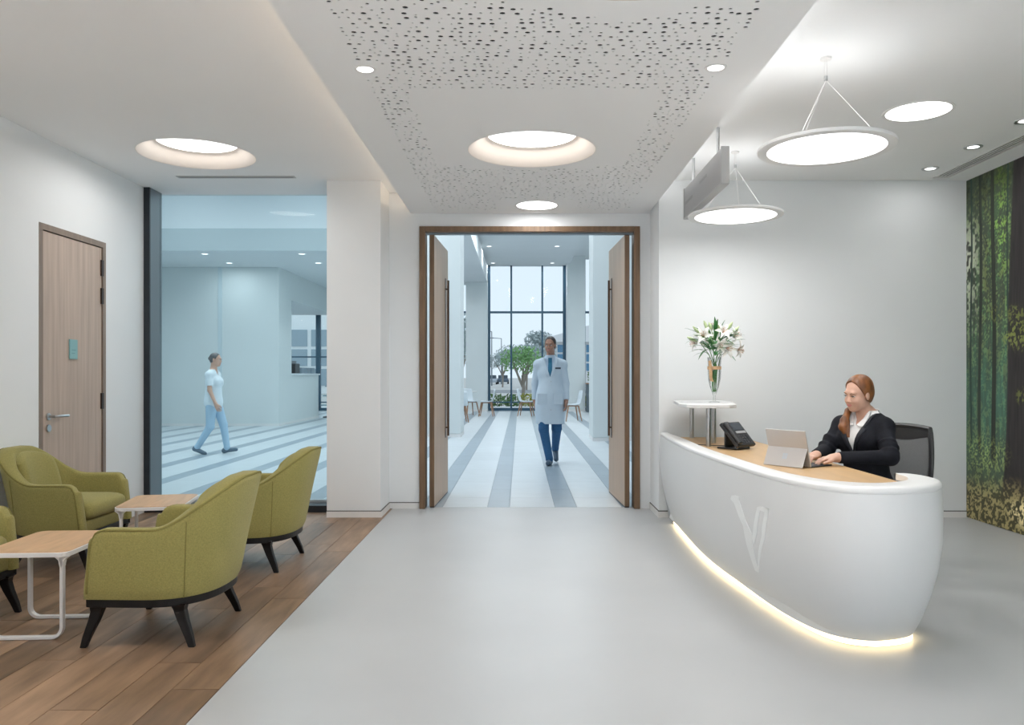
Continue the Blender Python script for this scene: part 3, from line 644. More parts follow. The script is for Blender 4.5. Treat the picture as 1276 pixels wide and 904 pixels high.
for k in range(9):
    o = leafcloud(220, (0, 0, .28), (.42, .4, .32), .09, random.Random(20 + k)).build('shrub', [BUSHY, PLG, PLG][k % 3]); o.location = (-1.75 + k * .70, 34.2 + (k % 2) * .9, -.12)
    tag(o, ['yellow', 'green', 'green'][k % 3] + ' low shrub in the bed outside, ' + ['first', 'second', 'third', 'fourth', 'fifth', 'sixth', 'seventh', 'eighth', 'ninth'][k] + ' from the left', 'shrub', ['yellow shrubs outside', 'green shrubs outside', 'green shrubs outside'][k % 3])
for k, (x, y, lab) in enumerate(((-3.7, 105, 'taller street lamp post nearer left mullion outside'), (-2.9, 125, 'shorter farther street lamp post outside'))):
    t = root('street_lamp', lab, 'lamp', 'street lamps outside', (x, y, -.12)); H = 7.1
    MB().tube([(0, 0, 0), (0, 0, H)], [.10, .06], 8).build('pole', GREYM, t); MB().tube([(0, 0, H), (-1.3, 0, H + .1)], .05, 6).build('arm', GREYM, t); MB().box(-1.9, -1.2, -.12, .12, H + .02, H + .16).build('lamp_head', GREYM, t)
def car(x, y, m, lab, rz):
    t = root('car', lab, 'car', 'cars parked outside', (x, y, -.12), rz=rz)
    sec = lambda pts, w_: [[(p[0], s * w_, p[1]) for p in pts] for s in (-1, 1)]
    MB().loft(sec([(-2.2, .3), (2.2, .3), (2.25, .6), (2.0, .82), (-2.1, .88), (-2.25, .6)], .86)).build('body', m, t, bevel=.06); MB().loft(sec([(-1.7, .86), (1.1, .82), (.5, 1.38), (-1.2, 1.4)], .74)).build('cabin', mat('car glass', (.04, .06, .08), .2), t, bevel=.05)
    for sx in (-1.4, 1.4):
        for sy in (-.8, .8): MB().cyl((sx, sy - .1, .32), (sx, sy + .1, .32), .32, 16).build('wheel', mat('tyre', (.02, .02, .02), .8), t)
car(-4.35, 122, mat('car silver', (.45, .5, .56), .3), 'silver parked car beyond hedge by left mullion', 1.57); car(-2.7, 128, mat('car dark', (.10, .14, .19), .3), 'dark parked car right of the silver one', 1.57)
# buildings
def building(x0, x1, y, h, wm, gm, nx, nz, zb, zt, lab, roof):
    t = root('building', lab, 'building', loc=((x0 + x1) / 2, y, -.12)); W = (x1 - x0) / 2
    MB().box(-W, W, 0, 8, 0, h).build('wall', wm, t)
    for i in range(nx):
        for j in range(nz):
            a = -W + .3 + (2 * W - .3) * i / nx; b = a + (2 * W - .3) / nx - .3; c = zb + (zt - zb) * j / nz; e = c + (zt - zb) / nz - .22
            MB().box(a, b, -.08, 0, c, e).build('window', gm, t)
    if roof: MB().loft([[(-W - .5, -.8, h), (0, -.8, h + 1.7), (W + .5, -.8, h), (W + .5, -.8, h - .3), (-W - .5, -.8, h - .3)], [(-W - .5, 8, h), (0, 8, h + 1.7), (W + .5, 8, h), (W + .5, 8, h - .3), (-W - .5, 8, h - .3)]]).build('roof', mat('roof white', (.82, .83, .84), .6), t)
building(3.0, 13.5, 95, 5.6, mat('building white', (.80, .80, .80), .8), mat('blue window glass', (.10, .26, .42), .2), 9, 3, 1.9, 5.2, 'white building with blue window grid and pitched roof outside', True)
building(-21, -10.5, 60, 7.5, mat('bright building white', (.93, .93, .93), .8), mat('grey blue window glass', (.36, .44, .50), .2), 4, 3, .6, 5.0, 'white building with grey windows seen through hall opening', False)
# ================================================================== ARMCHAIRS
def smooth01(t): t = max(0, min(1, t)); return t * t * (3 - 2 * t)
def armchair():
    t = root('armchair')
    A, Bh, XF, XB = .335, .30, .165, -.02         # half width, back depth, front x, start of the curve
    path = []
    for i in range(15): path.append((XF + (XB - XF) * i / 14, A, 0.0))
    for i in range(1, 41):
        a = math.pi / 2 * i / 20
        if a <= math.pi / 2: cx, cy = math.sin(a), math.cos(a)
        else: cx, cy = math.sin(a), math.cos(a)
        e = 2 / 2.5
        path.append((XB - Bh * abs(cx) ** e, A * math.copysign(abs(cy) ** e, cy), 0))
    for i in range(1, 15): path.append((XB + (XF - XB) * i / 14, -A, 0))
    P = [Vector((p[0], p[1])) for p in path]; n = len(P)
    S = [0]
    for i in range(1, n): S.append(S[-1] + (P[i] - P[i - 1]).length)
    L = S[-1]
    def nrm(i):
        d = (P[min(i + 1, n - 1)] - P[max(i - 1, 0)]).normalized(); return Vector((-d.y, d.x)) * -1
    def hgt(i):
        u = min(S[i], L - S[i]) / (L / 2)      # 0 front .. 1 back centre
        r_ = max(0, 1 - min(S[i], L - S[i]) / .055); return .552 - .045 * (1 - math.sqrt(1 - r_ * r_)) + .215 * smooth01((u - .37) / .53)
    def lean(i):
        u = min(S[i], L - S[i]) / (L / 2); return .030 + .085 * smooth01((u - .35) / .5)
    def thick(i):
        u = min(S[i], L - S[i]) / (L / 2); return .062 + .028 * smooth01((u - .45) / .4)
    ZB = .228; rings = []; pipe_o = []; mid = P
    for i in range(n):
        nn = nrm(i)
        if nn.dot(P[i] - Vector((.05, 0))) < 0: nn = -nn
        H, le, th = hgt(i), lean(i), thick(i)
        def pt(d, z):
            s = (z - ZB) / .55; q = P[i] + nn * (d + le * s ** 1.15 if s > 0 else d)
            return (q.x, q.y, z)
        prof = [(.0, ZB), (.010, ZB + .03)] + [(.013, ZB + (H - .03 - ZB) * k / 6) for k in range(1, 7)]
        prof += [(.010, H - .012), (0, H - .001), (-.012, H + .003), (-th + .016, H + .002), (-th + .004, H - .006), (-th, H - .02)]
        prof += [(-th - .004, H - .02 - (H - .02 - .30) * k / 5) for k in range(1, 6)] + [(-th, ZB)]
        rings.append([pt(d, z) for d, z in prof]); pipe_o.append(pt(.006, H - .004))
    # rounded front edges of both arms
    def front(r, sx):
        c = np.mean(np.array(r), 0); out = []
        for sc, dx in ((.90, .012), (.62, .020), (.2, .022)):
            q = []
            for p in r:
                y = c[1] + (p[1] - c[1]) * sc; z = p[2] if p[2] < .35 else c[2] + (p[2] - c[2]) * (1 - (1 - sc) * .10)
                q.append((p[0] + dx, y, z))
            out.append(q)
        return out
    rings = front(rings[0], 1)[::-1] + rings + front(rings[-1], 1)
    # forward bulge of arm fronts towards the seat
    def fw(p):
        x, y, z = p
        if x > .07: x += (x - .07) * .35 * (1 - (z - ZB) / .33)
        return (x, y, z)
    rings = [[fw(p) for p in r] for r in rings]
    o = MB().loft(rings).build('shell', FABRIC, t, smooth=True, deg=60)
    m = MB(); pts = [fw(p) for p in pipe_o]
    f0 = rings[2]; fr = [(p[0] + .006, p[1], p[2]) for p in rings[3][1:8]]; fl_ = [(p[0] + .006, p[1], p[2]) for p in rings[-4][1:8]]
    m.tube(fr + pts + fl_[::-1], .0055, 6); m.build('piping', FABRICD, t, smooth=True)
    # vertical seams at the rear corners
    m = MB()
    for i in (22, n - 23): m = MB(); m.tube([Vector(p) + Vector((P[i].x, P[i].y * 1.0, 0)).normalized() * .001 for p in rings[i + 3][0:8]], .0028, 5); m.build('seam', FABRICD, t)
    # seat cushion
    def superbox(x0, x1, y0, y1, z0, z1, e=5, nu=36, nv=14, bulge=0.0):
        cx, cy, cz = (x0 + x1) / 2, (y0 + y1) / 2, (z0 + z1) / 2; rs = []
        f = lambda v, p: math.copysign(abs(v) ** p, v)
        for j in range(nv + 1):
            b = -math.pi / 2 + math.pi * j / nv; cb, sb = f(math.cos(b), 2 / 3.0), f(math.sin(b), 2 / 3.0)
            rs.append([(cx + (x1 - x0) / 2 * cb * f(math.cos(a), 2 / e), cy + (y1 - y0) / 2 * cb * f(math.sin(a), 2 / e), cz + (z1 - z0) / 2 * sb * (1 + bulge * (1 - cb))) for a in [2 * math.pi * i / nu for i in range(nu)]])
        return rs
    MB().loft(superbox(-.20, .238, -.272, .272, .292, .445, 7), True, False).build('seat_cushion', FABRIC, t, smooth=True, deg=60)
    MB().box(-.15, .205, -.285, .285, ZB, .31).build('front_rail', FABRIC, t, bevel=.015, seg=3)
    # inner back pad, follows the curve
    rg = []
    for k in range(15):
        a = -1 + 2 * k / 14; y = a * .215; r = []
        for j in range(17):
            c = -math.pi / 2 + math.pi * j / 16; v = math.sin(c); zz = .555 + .185 * v - .035 * abs(a) ** 2.5 * (v + 1) * .5 * 2; thk = .052 * math.cos(c) ** .45 * (1 - abs(a) ** 5) ** .5
            s = (zz - ZB) / .55; xb = XB - Bh + .115 + .055 * abs(a) ** 2.2 - .125 * s
            r.append((xb + thk, y * (1 - .10 * v * v), zz))
        for j in range(15, 0, -1):
            p = r[j]; s = (p[2] - ZB) / .55; r.append((XB - Bh + .055 + .05 * abs(a) ** 2.2 - .125 * s, p[1], p[2]))
        rg.append(r)
    MB().loft(rg).build('back_cushion', FABRIC, t, smooth=True, deg=70)
    # base frame & legs
    outl = [(fw(r[0])[0], r[0][1]) for r in rings[3:-3]]; ctr = (0, 0)
    outl = [(.208, A - .01)] + outl[1:-1] + [(.208, -A + .01)]
    MB().prism([(x * .985, y * .985) for x, y in outl][::-1], .190, .230).build('base_frame', BLACKW, t, bevel=.006)
    for sx, sy, dx, dy in ((1, 1, .060, .02), (1, -1, .060, .02), (-1, 1, .07, .025), (-1, -1, .07, .025)):
        x0 = .178 if sx > 0 else -.185; y0 = .285 if sx > 0 else .255; r = []
        for z, s, o_ in ((.200, .042, 0), (.185, .031, .02), (.165, .026, .07), (.12, .023, .30), (.05, .0185, .75), (0, .0145, 1)):
            cx, cy = x0 + sx * dx * o_, sy * (y0 + dy * o_); r.append([(cx + a * s, cy + b * s * .8, z) for a, b in ((-1, -1), (1, -1), (1, 1), (-1, 1))])
        MB().loft(r[::-1]).build('leg', BLACKW, t, bevel=.004)
    return t
ac = armchair()
for i, (x, y, rz, lab) in enumerate(((-1.755, 3.98, math.pi - .03, 'olive armchair in the foreground seen from behind, nearest the grey floor'),
                                (-1.79, 5.36, math.pi - .02, 'olive armchair seen from behind in front of glazed wall, beside grey floor'),
                                (-3.00, 5.42, .03, 'green armchair facing the room in front of the wooden door'),
                                (-2.885, 3.93, 0.0, 'green armchair cut off by the left edge of the picture'))):
    o = ac if i == 0 else copy_tree(ac); o.location = (x, y, 0); o.rotation_euler = (0, 0, rz); tag(o, lab, 'armchair', 'olive armchairs of the seating area')
# ================================================================== SIDE TABLES
def rrect(x0, x1, y0, y1, r, n=6):
    p = []
    for cx, cy, a0 in ((x1 - r, y1 - r, 0), (x0 + r, y1 - r, 90), (x0 + r, y0 + r, 180), (x1 - r, y0 + r, 270)):
        for k in range(n + 1): a = math.radians(a0 + 90 * k / n); p.append((cx + r * math.cos(a), cy + r * math.sin(a)))
    return p
def side_table():
    t = root('side_table'); X, Y, Z = .205, .27, .42
    MB().prism(rrect(-X, X, -Y, Y, .05), Z - .026, Z - .004).build('tray_edge', WHITEM, t, bevel=.002)
    MB().prism(rrect(-X + .006, X - .006, -Y + .006, Y - .006, .046), Z - .004, Z).build('tabletop', TABLEW, t)
    for yy in (-.235, .10):
        hw, r = .165, .05; pts = [(-hw, yy, Z - .026)]
        for cx, a0 in ((-hw + r, 180), (hw - r, 270)):
            for k in range(7): a = math.radians(a0 + 90 * k / 6); pts.append((cx + r * math.cos(a), yy, r + .009 + r * math.sin(a)))
        pts.append((hw, yy, Z - .026))
        # flat bar swept along the loop
        m = MB(); rg = []
        for i, p in enumerate(pts):
            a = Vector(pts[min(i + 1, len(pts) - 1)]) - Vector(pts[max(i - 1, 0)]); a.normalize(); nn = Vector((-a.z, 0, a.x))
            q = Vector(p); rg.append([q + nn * .008 + Vector((0, -.014, 0)), q - nn * .008 + Vector((0, -.014, 0)), q - nn * .008 + Vector((0, .014, 0)), q + nn * .008 + Vector((0, .014, 0))])
        m.loft(rg); m.build('leg_loop', WHITEM, t, bevel=.003)
    for yy in (-.235, .10):
        for s in (-1, 1): MB().loft([[(s * .165 + a * w_, yy + b * .014, z) for a, b in ((-1, -1), (1, -1), (1, 1), (-1, 1))] for z, w_ in ((Z - .075, .008), (Z - .045, .013), (Z - .026, .034))]).build('bracket', WHITEM, t)
    return t
st = side_table()
for i, (x, y, rz, lab) in enumerate(((-2.345, 4.03, .05, 'low white framed side table with wooden top in left foreground'), (-2.40, 5.33, .18, 'low white framed side table between the green and rear olive armchairs'))):
    o = st if i == 0 else copy_tree(st); o.location = (x, y, 0); o.rotation_euler = (0, 0, rz); tag(o, lab, 'table', 'side tables of the seating area')

# ================================================================== RECEPTION DESK
desk = root('reception_desk', 'curved white reception desk with oak worktop and glowing base', 'desk', loc=(1.5, 5.0, 0)); DL = Vector((1.5, 5.0, 0))
top = [(1.21, 6.90), (1.17, 6.2), (1.16, 5.44), (1.185, 4.8), (1.225, 4.2), (1.29, 3.80), (1.40, 3.575), (1.56, 3.50), (1.72, 3.525), (1.88, 3.62), (1.975, 3.77), (1.988, 3.92), (1.95, 4.02), (1.895, 4.03)]
bot = [(1.285, 6.74), (1.262, 6.2), (1.245, 5.44), (1.275, 4.85), (1.345, 4.3), (1.405, 3.93), (1.480, 3.74), (1.60, 3.67), (1.73, 3.69), (1.83, 3.75), (1.88, 3.84), (1.885, 3.92), (1.87, 3.99), (1.85, 4.00)]
inn = [(1.27, 6.88), (1.275, 6.2), (1.262, 5.44), (1.285, 4.8), (1.325, 4.2), (1.385, 3.90), (1.47, 3.735), (1.60, 3.665), (1.73, 3.70), (1.81, 3.77), (1.86, 3.85), (1.88, 3.92), (1.885, 3.98), (1.885, 4.03)]
T_, B_, I_ = [[Vector((p[0], p[1], 0)) for p in catmull(q, 8)] for q in (top, bot, inn)]
ZT = .76; gk = [(0, 0), (.1, .30), (.25, .63), (.42, .90), (.6, 1.06), (.8, 1.09), (.93, 1.03), (1, .985)]
def G(v):
    for (a, b), (c, e) in zip(gk, gk[1:]):
        if v <= c: return b + (e - b) * (v - a) / (c - a)
    return gk[-1][1]
def dsurf(i, z):      # i float index along the path
    a = int(min(i, len(T_) - 2)); f = i - a; g_ = G((z - .035) / (ZT - .035))
    t = T_[a].lerp(T_[a + 1], f); b = B_[a].lerp(B_[a + 1], f); p = b.lerp(t, g_); return Vector((p.x, p.y, z))
rings = []
for i in range(len(T_)):
    r = [dsurf(i, .035 + (.728 - .035) * k / 14) - DL for k in range(15)]
    q = I_[i] - DL
    r += [Vector((T_[i].x, T_[i].y, .728)) * 1 - DL + (I_[i] - T_[i]) * .3, Vector((q.x, q.y, .728)), Vector((q.x, q.y, .6))]
    bi = B_[i].lerp(I_[i], .8) - DL; r += [Vector((bi.x, bi.y, .035))]
    rings.append(r)
o = MB().loft(rings).build('curved_front', CORIAN, desk, smooth=True, deg=40)
rings = []
for i in range(len(T_)):
    d_ = (I_[i] - T_[i]); w_ = d_.length; d_.normalize(); a = T_[i] - DL
    pr = [(.012, .724), (.002, .727), (-.003, .735), (-.002, .748), (.006, .757), (.018, .760), (w_ - .008, .760), (w_ - .001, .757), (w_, .750), (w_, .70), (w_ - .01, .70)]
    rings.append([Vector((a.x + d_.x * s, a.y + d_.y * s, z)) for s, z in pr])
MB().loft(rings).build('rim', mat('white rim solid surface', (.83, .835, .835), .3, noise=.01, nscale=3), desk, smooth=True, deg=50)
wp = [(p.x - 1.5, p.y - 5) for p in I_] + [(1.89 - 1.5, 4.03 - 5), (1.89 - 1.5, 6.88 - 5)]
MB().prism(wp, .695, .72).build('worktop', WORKW, desk)
# base light and plinth
def offs(Pl, d_, j0=0, j1=None):
    out = []
    for i in range(j0, len(Pl) if j1 is None else j1):
        v = (I_[i] - B_[i]); v.z = 0
        tdir = (Pl[min(i + 1, len(Pl) - 1)] - Pl[max(i - 1, 0)]).normalized(); nn = Vector((-tdir.y, tdir.x, 0))
        if nn.dot(Vector((1.75, 5.4, 0)) - Pl[i]) < 0: nn = -nn
        out.append(Pl[i] + nn * d_ - DL)
    return out
a = offs(B_, .004, 0, 92); b = offs(B_, .016, 0, 92)
MB().loft([[Vector((p.x, p.y, .008)), Vector((p.x, p.y, .034)), Vector((q.x, q.y, .034)), Vector((q.x, q.y, .008))] for p, q in zip(a, b)]).build('light_strip', STRIP, desk)
pp = offs(B_, .02); MB().prism([(p.x, p.y) for p in pp] + [(.33, -.9), (.33, 1.70)], 0, .036).build('plinth', mat('plinth grey', (.25, .25, .25), .6), desk)
MB().box(.36, .385, -.85, -.80, 0, .70).box(.36, .385, .9, .95, 0, .70).box(.36, .385, 1.80, 1.85, 0, .70).build('support_post', STEEL, desk)
# V emblem: raised letter strokes conforming to the front
def sidx(Yt):   # float index whose bottom/top mix at z=.5 has that Y
    best = min(range(len(T_)), key=lambda i: abs(dsurf(i, .5).y - Yt) + (10 if i > 50 else 0)); return best
def onsurf(Y, z, out=.003):
    lo, hi = 0.0, 50.0
    for _ in range(40):
        m_ = (lo + hi) / 2
        if dsurf(m_, z).y > Y: lo = m_
        else: hi = m_
    p = dsurf(lo, z); p2 = dsurf(lo + .3, z); tt = (p2 - p).normalized(); nn = Vector((tt.y, -tt.x, 0))
    if nn.dot(Vector((-1, -.5, 0))) < 0: nn = -nn
    return p + nn * out - DL
def stroke(L, R, n=14):     # two polylines [(px,py)] in picture measure -> on-surface ribbon with depth
    rg = []
    for k in range(n + 1):
        t = k / n; row = []
        def at(Q):
            s = t * (len(Q) - 1); i = min(int(s), len(Q) - 2); f = s - i; return (Q[i][0] * (1 - f) + Q[i + 1][0] * f, Q[i][1] * (1 - f) + Q[i + 1][1] * f)
        l, r = at(L), at(R)
        for q in (l, r):
            row.append(q)
        rg.append([onsurf(*row[0], out=-.004), onsurf(*row[0], out=.002), onsurf(*((row[0][0] + row[1][0]) / 2, (row[0][1] + row[1][1]) / 2), out=.002), onsurf(*row[1], out=.002), onsurf(*row[1], out=-.004)])
    return rg
def px2s(px, py):   # picture point -> (Y, z) on the front surface
    best = None
    for i in range(0, 51 * 4):
        f = i / 4
        for k in range(60):
            z = .05 + .67 * k / 59; p = dsurf(f, z); e = (648 + 1000 * p.x / p.y - px) ** 2 + (468 - 1000 * (z - EYE) / p.y - py) ** 2
            if best is None or e < best[0]: best = (e, p.y, z)
    return best[1:]
V1 = [px2s(*q) for q in ((911.5, 618), (925, 655), (941, 712))]; V2 = [px2s(*q) for q in ((921, 621), (936.5, 665), (945, 714))]
V3 = [px2s(*q) for q in ((944, 631), (939, 660), (937.5, 672))]; V4 = [px2s(*q) for q in ((948.5, 632), (943, 664), (940, 680))]
V5 = [px2s(*q) for q in ((953, 634), (949.5, 668), (944.5, 713))]; V6 = [px2s(*q) for q in ((958, 636), (953.5, 668), (946, 714))]
V7 = [px2s(*q) for q in ((944, 631), (950, 632), (958, 634))]; V8 = [px2s(*q) for q in ((944, 635), (950, 637), (957, 639))]
m = MB()
for a_, b_ in ((V1, V2), (V3, V4), (V5, V6)): m.loft(stroke(a_, b_))
m.loft(stroke(V7, V8)); m.loft(stroke([px2s(911.5, 618), px2s(916, 618), px2s(921, 620)], [px2s(910, 622), px2s(915, 626), px2s(920, 628)]))
m.build('letter_v', LOGO, desk)

# ---- raised shelf on the desk
t = root('display_shelf', 'small white raised shelf on steel legs at far end of desk', 'shelf', loc=(1.5, 6.5, .72))
q = [(1.335, 6.98), (1.22, 6.15), (1.24, 5.97), (1.32, 5.90), (1.54, 5.90), (1.62, 6.0), (1.75, 6.6), (1.74, 6.98)]
MB().prism([(p[0] - 1.5, p[1] - 6.5) for p in q], .287, .313).build('shelf_top', CORIAN, t, bevel=.004)
for x, y in ((1.405, 5.98), (1.455, 6.80), (1.515, 6.28)): MB().cyl((x - 1.5, y - 6.5, 0), (x - 1.5, y - 6.5, .287), .019, 20).build('leg', STEEL, t, smooth=True)
# ---- vase
VZ = 1.034; vx, vy = 1.545, 6.38
t = root('glass_vase', 'tall clear tapered glass vase holding lilies on the raised shelf', 'vase', loc=(vx, vy, VZ))
VG = glass('vase glass', (.975, .985, .982), .5)
MB().disc_ring((0, 0, 0), [(.001, .0), (.042, 0), (.044, .004), (.012, .012), (.008, .05), (.018, .075), (.035, .12), (.048, .18), (.052, .24), (.050, .30), (.056, .36), (.0545, .36), (.048, .30), (.050, .24), (.046, .18), (.033, .12), (.016, .078), (.001, .07)], 32).build('bowl', VG, t, smooth=True)
RAF = mat('raffia ribbon', (.62, .40, .22), .8, noise=.2, nscale=40)
MB().disc_ring((0, 0, 0), [(.0535, .262), (.0545, .266), (.0545, .284), (.0535, .288), (.0525, .275), (.0535, .262)], 32).build('ribbon_band', RAF, t)
MB().loft([[(-.045, -.030, .275), (-.030, -.048, .275)], [(-.056, -.035, .33), (-.040, -.055, .335)], [(-.050, -.035, .275), (-.028, -.052, .275)], [(-.050, -.04, .21), (-.030, -.058, .20)], [(-.042, -.042, .17), (-.018, -.056, .165)]], closed=False).build('bow', RAF, t)
b = root('lily_bouquet', 'bouquet of white lilies with green leaves in the glass vase', 'flowers', loc=(vx, vy, VZ)); rl = random.Random(11)
def wide(q): return (q[0] * 1.3, q[1], q[2] + (.0 if q[2] < .5 else .02))
STEM = mat('lily stem', (.07, .20, .04), .5); LLEAF = mat('lily leaf', (.045, .20, .05), .45, noise=.25, nscale=30); PET = mat('lily petal', (.84, .84, .80), .5, noise=.04, nscale=40); BUD = mat('lily bud', (.50, .60, .34), .5, noise=.15, nscale=40); STA = mat('stamen', (.35, .13, .03), .7)
def leaf_s(m, p, d, L, W, bend=.3, n=7):
    p = Vector(p); d = Vector(d).normalized(); sd = d.cross(Vector((0, 0, 1))); sd = sd.normalized() if sd.length > .1 else Vector((1, 0, 0)); up = sd.cross(d); rg = []
    for k in range(n + 1):
        u = k / n; c = p + d * (L * u) + up * (L * .25 * math.sin(u * 1.5) - bend * L * u * u); w_ = W * math.sin(math.pi * min(1, u * .93 + .05)) ** .8 * (1 - .2 * u)
        rg.append([c - sd * w_ + up * .15 * w_, c - up * .12 * w_, c + sd * w_ + up * .15 * w_])
    m.loft(rg, closed=False)
def lily(p, d, s):
    p = Vector(p); d = Vector(d).normalized(); a = d.orthogonal().normalized(); c = d.cross(a); fl_ = MB()
    for k in range(6):
        an = 2 * math.pi * k / 6 + .2; rad = a * math.cos(an) + c * math.sin(an); tan = -a * math.sin(an) + c * math.cos(an); rg = []
        for j in range(9):
            u = j / 8; q_ = p + d * s * (.95 * u - .55 * u ** 3) + rad * s * (.10 + .30 * u + .62 * u ** 2.2); w_ = s * (.24 if k % 2 else .18) * math.sin(math.pi * (u * .9 + .08)) ** .7
            rg.append([q_ - tan * w_ + d * w_ * .3, q_ - tan * w_ * .5 - d * 0, q_ + d * .0, q_ + tan * w_ * .5, q_ + tan * w_ + d * w_ * .3])
        fl_.loft(rg, closed=False)
    o = fl_.build('lily_flower', PET, b, smooth=True); st_ = MB()
    for k in range(5):
        an = 2 * math.pi * k / 5; e_ = p + d * s * .85 + (a * math.cos(an) + c * math.sin(an)) * s * .2; st_.tube([p, e_], .0009, 4); st_.tube([e_ - a * .004, e_ + a * .004], .0018, 5)
    st_.build('stamens', STA, o)
heads = [((-.075, -.05, .50), (-.3, -1, .35), .075), ((.035, -.07, .53), (.2, -1, .5), .070), ((.06, -.04, .43), (.3, -1, -.1), .08), ((.115, .0, .50), (.7, -.8, .4), .075), ((.0, .05, .56), (0, .2, 1), .06), ((-.10, .03, .47), (-1, -.2, .1), .065), ((.13, -.03, .42), (.8, -.8, -.3), .065), ((.02, -.08, .455), (-.1, -1, -.2), .06)]
for k in range(7):
    a_ = k * .9; MB().tube([(.012 * math.cos(a_), .012 * math.sin(a_), .085), (.02 * math.cos(a_ + .6), .02 * math.sin(a_ + .6), .25), (heads[k][0][0] * .4, heads[k][0][1] * .4, .38), tuple(heads[k][0])], .0032, 6).build('stem', STEM, b, smooth=True)
for h_ in heads: lily(wide(h_[0]), h_[1], h_[2] * 1.05)
for (p, e_) in (((-.02, -.02, .48), (-.07, -.03, .63)), ((-.04, 0, .46), (-.135, -.02, .585)), ((.0, 0, .5), (-.03, .02, .62)), ((.05, 0, .5), (.11, -.01, .62)), ((.08, 0, .48), (.15, .0, .585)), ((.03, 0, .48), (.02, -.04, .60)), ((-.05, -.02, .44), (-.17, -.02, .50))):
    e_ = wide(e_); d_ = Vector(e_) - Vector(p); MB().tube([p, Vector(p) + d_ * .55, Vector(p) + d_ * .68, Vector(p) + d_ * .85, e_], [.003, .003, .012, .013, .003], 8).build('lily_bud', BUD, b, smooth=True)
for k in range(48):
    a_ = rl.uniform(0, 6.28); el = rl.uniform(-.15, .9); r0 = rl.uniform(.01, .05); m = MB()
    leaf_s(m, (r0 * math.cos(a_), r0 * math.sin(a_), rl.uniform(.36, .50)), (math.cos(a_), math.sin(a_) * .8, el), rl.uniform(.11, .24), rl.uniform(.010, .018), rl.uniform(.1, .5)); m.build('leaf', LLEAF, b, smooth=True)
for (p_, d_, l_) in (((-.05, -.03, .44), (-1, -.2, .25), .20), ((-.06, -.03, .47), (-1, -.1, .05), .17), ((-.05, -.03, .50), (-.9, -.2, .55), .16), ((.08, -.03, .46), (1, -.2, .15), .16), ((.08, -.02, .50), (1, -.1, .5), .15), ((.0, -.03, .50), (-.1, -.2, 1), .18), ((.04, -.03, .50), (.3, -.2, 1), .16), ((-.02, -.08, .42), (-.5, -.8, .1), .12), ((-.03, -.08, .45), (-.9, -.7, .3), .12), ((-.01, -.08, .40), (-.3, -.9, -.3), .10)):
    m = MB(); leaf_s(m, p_, d_, l_, .016, .15); m.build('leaf', LLEAF, b, smooth=True)
for k in range(10):      # dense spray at the front left plus leaves inside the vase
    m = MB()
    if k < 6: leaf_s(m, (-.05 + .01 * k, -.05, .42), (-1 + .3 * k, -.8, .3 - .1 * (k % 3)), .10, .016, .3)
    else: leaf_s(m, (.01 * (k - 8), -.01, .13 + .03 * (k - 6)), (.1 * (k - 8), -.1, 1), .13, .012, 0)
    m.build('leaf', LLEAF, b, smooth=True)
# ---- telephone
t = root('desk_phone', 'black desk telephone with display leaning on its stand', 'telephone', loc=(1.555, 5.78, .722), rz=math.radians(42))
PH = mat('phone black', (.022, .024, .028), .4); PHS = mat('phone screen', (.05, .06, .075), .15); PHG = mat('phone grey label', (.35, .36, .38), .4); PHK = mat('phone keys', (.05, .053, .06), .5)
# local: panel faces -y and up
th = math.radians(48); R_ = Matrix.Rotation(th, 4, 'X')
def tl_(mb_, name, m_, par, bev=0):
    mb_.v = [R_ @ Vector(v) + Vector((0, -.075, .012)) for v in mb_.v]; return mb_.build(name, m_, par, bevel=bev)
pn = tl_(MB().box(-.115, .115, 0, .215, 0, .028), 'body', PH, t, .008)
tl_(MB().box(-.112, -.058, .008, .207, .028, .052), 'handset', PH, t, .012)
tl_(MB().box(-.035, .095, .135, .20, .027, .032), 'screen', PHS, t, .002)
tl_(MB().box(-.035, .095, .108, .128, .028, .031), 'label_strip', PHG, t)
for i in range(4):
    for j in range(3): tl_(MB().box(-.03 + j * .028, -.008 + j * .028, .02 + i * .020, .034 + i * .020, .028, .032), 'key', PHK, pn)
for i in range(4): tl_(MB().box(.062, .095, .02 + i * .020, .032 + i * .020, .028, .0315), 'side_key', PHK, pn)
MB().loft([[(-.09, -.06, .0), (.09, -.06, 0), (.09, -.06, .012), (-.09, -.06, .012)], [(-.09, .10, 0), (.09, .10, 0), (.09, .10, .012), (-.09, .10, .012)]]).box(-.06, .06, .045, .06, .01, .12).build('stand', PH, t, bevel=.004)
MB().tube([(.11, -.02, .01), (.15, .03, .006), (.14, .12, .005), (.06, .2, .005), (0, .4, .005), (.05, .6, .005)], .0028, 6).build('cord', PH, t, smooth=True)
